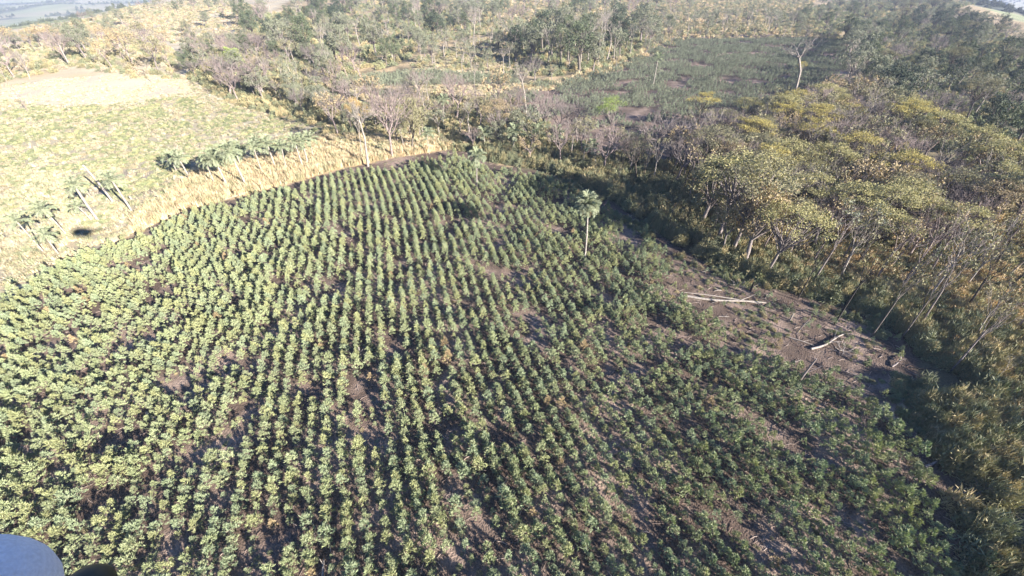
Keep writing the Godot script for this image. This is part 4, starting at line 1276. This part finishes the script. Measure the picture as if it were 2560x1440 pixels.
# ------------------------------------------------------------------ the helicopter the picture is taken from
func build_helicopter() -> void:
	var paint := StandardMaterial3D.new()
	paint.albedo_color = Color(0.16, 0.19, 0.2); paint.roughness = 0.35; paint.metallic = 0.1
	paint.cull_mode = BaseMaterial3D.CULL_DISABLED
	var dark := StandardMaterial3D.new()
	dark.albedo_color = Color(0.09, 0.09, 0.09); dark.roughness = 0.6
	var glass := StandardMaterial3D.new()
	glass.albedo_color = Color(0.7, 0.78, 0.8, 0.15); glass.roughness = 0.05
	glass.transparency = BaseMaterial3D.TRANSPARENCY_ALPHA
	glass.cull_mode = BaseMaterial3D.CULL_DISABLED
	var n := thing("helicopter", Vector3(0, 43.0, 1.25), "helicopter whose shadow falls on the left pasture, seen from its open door", "helicopter")
	# hull: rings from nose (-x) to tail (+x): x, middle height, half height, half width
	var rings := [[-2.35, 1.45, 0.12, 0.12], [-2.1, 1.5, 0.45, 0.42], [-1.6, 1.6, 0.78, 0.72], [-1.1, 1.66, 0.92, 0.82], [-0.4, 1.7, 0.98, 0.85], [0.35, 1.7, 0.98, 0.85], [1.0, 1.72, 0.9, 0.82], [1.6, 1.85, 0.68, 0.62], [2.3, 2.05, 0.38, 0.34], [3.0, 2.15, 0.2, 0.2]]
	var sides := 20
	var hull := Shape.new()
	var pane := Shape.new()
	for shell in 2:
		for a in rings.size() - 1:
			for k in sides:
				var p := []
				for e in [[a, k], [a, k + 1], [a + 1, k + 1], [a + 1, k]]:
					var g: Array = rings[e[0]]
					var an: float = TAU * e[1] / sides
					var cut := 0.03 * shell
					p.append(Vector3(g[0], g[1] + sin(an) * (g[2] - cut), cos(an) * (g[3] - cut)))
				var mid: Vector3 = (p[0] + p[2]) * 0.5
				var door: bool = a >= 3 and a <= 5 and mid.z < -0.3 and mid.y > 1.05 and mid.y < 2.45
				if door: continue
				var window: bool = (a == 1 or a == 2) and mid.y > 1.5
				if window:
					if shell == 0: pane.quad(p[0], p[1], p[2], p[3], Color.WHITE)
				else:
					hull.quad(p[0], p[1], p[2], p[3], Color.WHITE)
	part(n, "hull", hull.mesh(paint))
	part(n, "windscreen", pane.mesh(glass))
	var s := Shape.new()
	s.box(Vector3(-1.3, 1.0, -0.78), Vector3(1.2, 1.06, 0.78), Color.WHITE)
	part(n, "cabin_floor", s.mesh(dark))
	s = Shape.new()
	s.box(Vector3(-1.2, 1.06, -0.55), Vector3(0.9, 1.12, 0.5), Color.WHITE)
	part(n, "seat", s.mesh(dark))
	s = Shape.new()
	s.tube([Vector3(2.2, 2.05, 0), Vector3(4.4, 2.25, 0), Vector3(6.8, 2.4, 0)], [0.32, 0.22, 0.15], 12, Color.WHITE)
	part(n, "tail_boom", s.mesh(paint))
	s = Shape.new()
	s.tube([Vector3(6.5, 1.7, 0), Vector3(6.8, 2.4, 0), Vector3(7.15, 3.2, 0)], [0.06, 0.12, 0.05], 6, Color.WHITE)
	s.box(Vector3(6.6, 2.4, -0.03), Vector3(7.0, 3.15, 0.03), Color.WHITE)
	part(n, "tail_fin", s.mesh(paint))
	for k in [-1, 1]:
		s = Shape.new()
		s.box(Vector3(6.66, 2.4 + 0.05 * k, 0.12), Vector3(6.78, 2.4 + 0.52 * k, 0.14), Color.WHITE)
		part(n, "tail_rotor_blade", s.mesh(dark))
	s = Shape.new()
	s.tube([Vector3(0.3, 2.6, 0), Vector3(0.3, 3.35, 0)], [0.16, 0.08], 10, Color.WHITE)
	s.tube([Vector3(0.3, 3.3, 0), Vector3(0.3, 3.42, 0)], [0.2, 0.2], 10, Color.WHITE)
	part(n, "rotor_mast", s.mesh(dark))
	for k in [-1, 1]:
		s = Shape.new()
		s.box(Vector3(0.3 + minf(0.2 * k, 4.6 * k), 3.35, -0.1), Vector3(0.3 + maxf(0.2 * k, 4.6 * k), 3.38, 0.1), Color.WHITE)
		part(n, "rotor_blade", s.mesh(dark))
	for k in [-1, 1]:
		s = Shape.new()
		s.tube([Vector3(-1.9, 0.22, 0.95 * k), Vector3(-1.6, 0.05, 0.95 * k), Vector3(1.5, 0.05, 0.95 * k)], [0.03, 0.04, 0.04], 8, Color.WHITE)
		for x in [-0.9, 0.9]:
			s.tube([Vector3(x, 0.05, 0.95 * k), Vector3(x, 0.5, 0.75 * k), Vector3(x, 0.85, 0.35 * k)], [0.035, 0.035, 0.035], 8, Color.WHITE)
		part(n, "skid", s.mesh(dark))
	s = Shape.new()
	s.box(Vector3(-1.12, 0.765, -1.5), Vector3(-0.9, 0.79, -1.3), Color.WHITE)
	s.box(Vector3(-1.05, 0.765, -1.3), Vector3(-0.95, 0.785, -0.4), Color.WHITE)
	part(n, "footrest", s.mesh(dark))
	# the person sitting in the door: seen as a knee and a boot tip
	var cloth := StandardMaterial3D.new()
	cloth.albedo_color = tint(0.82, 0.86, 0.92)
	cloth.roughness = 1.0
	cloth.rim_enabled = true; cloth.rim = 0.6; cloth.rim_tint = 0.7
	cloth.albedo_texture = mats.weave
	cloth.uv1_triplanar = true
	cloth.uv1_scale = Vector3.ONE * 6.0
	cloth.normal_enabled = true
	cloth.normal_texture = mats.ground_bump
	cloth.normal_scale = 0.5
	var jacket := StandardMaterial3D.new()
	jacket.albedo_color = tint(0.05, 0.055, 0.05); jacket.roughness = 0.9
	var boots := StandardMaterial3D.new()
	boots.albedo_color = tint(0.045, 0.042, 0.022); boots.roughness = 0.6
	var o := Vector3(-0.6, 44.18, 0.55)
	var per := thing("person", o, "person sitting in the helicopter door, pale blue knee at the picture's lower left corner", "person")
	var E := Vector3(0, 45, 0) - o
	var knee := E + Vector3(-0.745, -0.68, -0.14)
	var ankle := E + Vector3(-1.05, -1.115, -0.165)
	var knee2 := E + Vector3(-1.0, -0.6, 0.02)
	var ankle2 := E + Vector3(-1.22, -1.0, 0.08)
	var legs := [[Vector3(0.02, 0.12, 0.05), knee, 0.105, 0.09], [knee, ankle, 0.086, 0.055], [Vector3(-0.2, 0.12, 0.05), knee2, 0.105, 0.082], [knee2, ankle2, 0.08, 0.055], [Vector3(-0.2, 0.13, 0.08), Vector3(0.02, 0.13, 0.08), 0.13, 0.13]]
	part(per, "trousers", body_surface(legs, 0.016, 0.05, Color.WHITE).mesh(cloth))
	var c0 := Vector3(-0.09, 0.2, 0.09)
	var sh := c0 + Vector3(0, 0.42, 0.04)
	var body := [[c0, sh, 0.15, 0.14], [sh + Vector3(-0.17, 0, 0), sh + Vector3(0.17, 0, 0), 0.07, 0.07], [sh, sh + Vector3(0, 0.16, 0), 0.06, 0.055], [sh + Vector3(0, 0.24, -0.02), sh + Vector3(0, 0.3, 0), 0.085, 0.1], [sh + Vector3(0, 0.25, -0.11), sh + Vector3(0, 0.24, -0.12), 0.018, 0.014], [sh + Vector3(-0.18, 0, 0), sh + Vector3(-0.24, -0.28, -0.05), 0.055, 0.045], [sh + Vector3(-0.24, -0.28, -0.05), sh + Vector3(-0.2, -0.36, -0.28), 0.045, 0.032], [sh + Vector3(0.18, 0, 0), sh + Vector3(0.22, -0.28, -0.02), 0.055, 0.045], [sh + Vector3(0.22, -0.28, -0.02), sh + Vector3(0.14, -0.38, -0.22), 0.045, 0.032]]
	part(per, "body", body_surface(body, 0.022, 0.04, Color.WHITE).mesh(jacket))
	for d in [[ankle, 0.04], [ankle2, -0.05]]:
		var a: Vector3 = d[0]
		var toe := a + Vector3(d[1] - 0.04, -0.085, -0.145)
		part(per, "boot", body_surface([[a + Vector3(0, 0.06, 0), a + Vector3(0, -0.07, 0), 0.06, 0.06], [a + Vector3(0, -0.08, 0.03), toe, 0.05, 0.055]], 0.014, 0.03, Color.WHITE).mesh(boots))
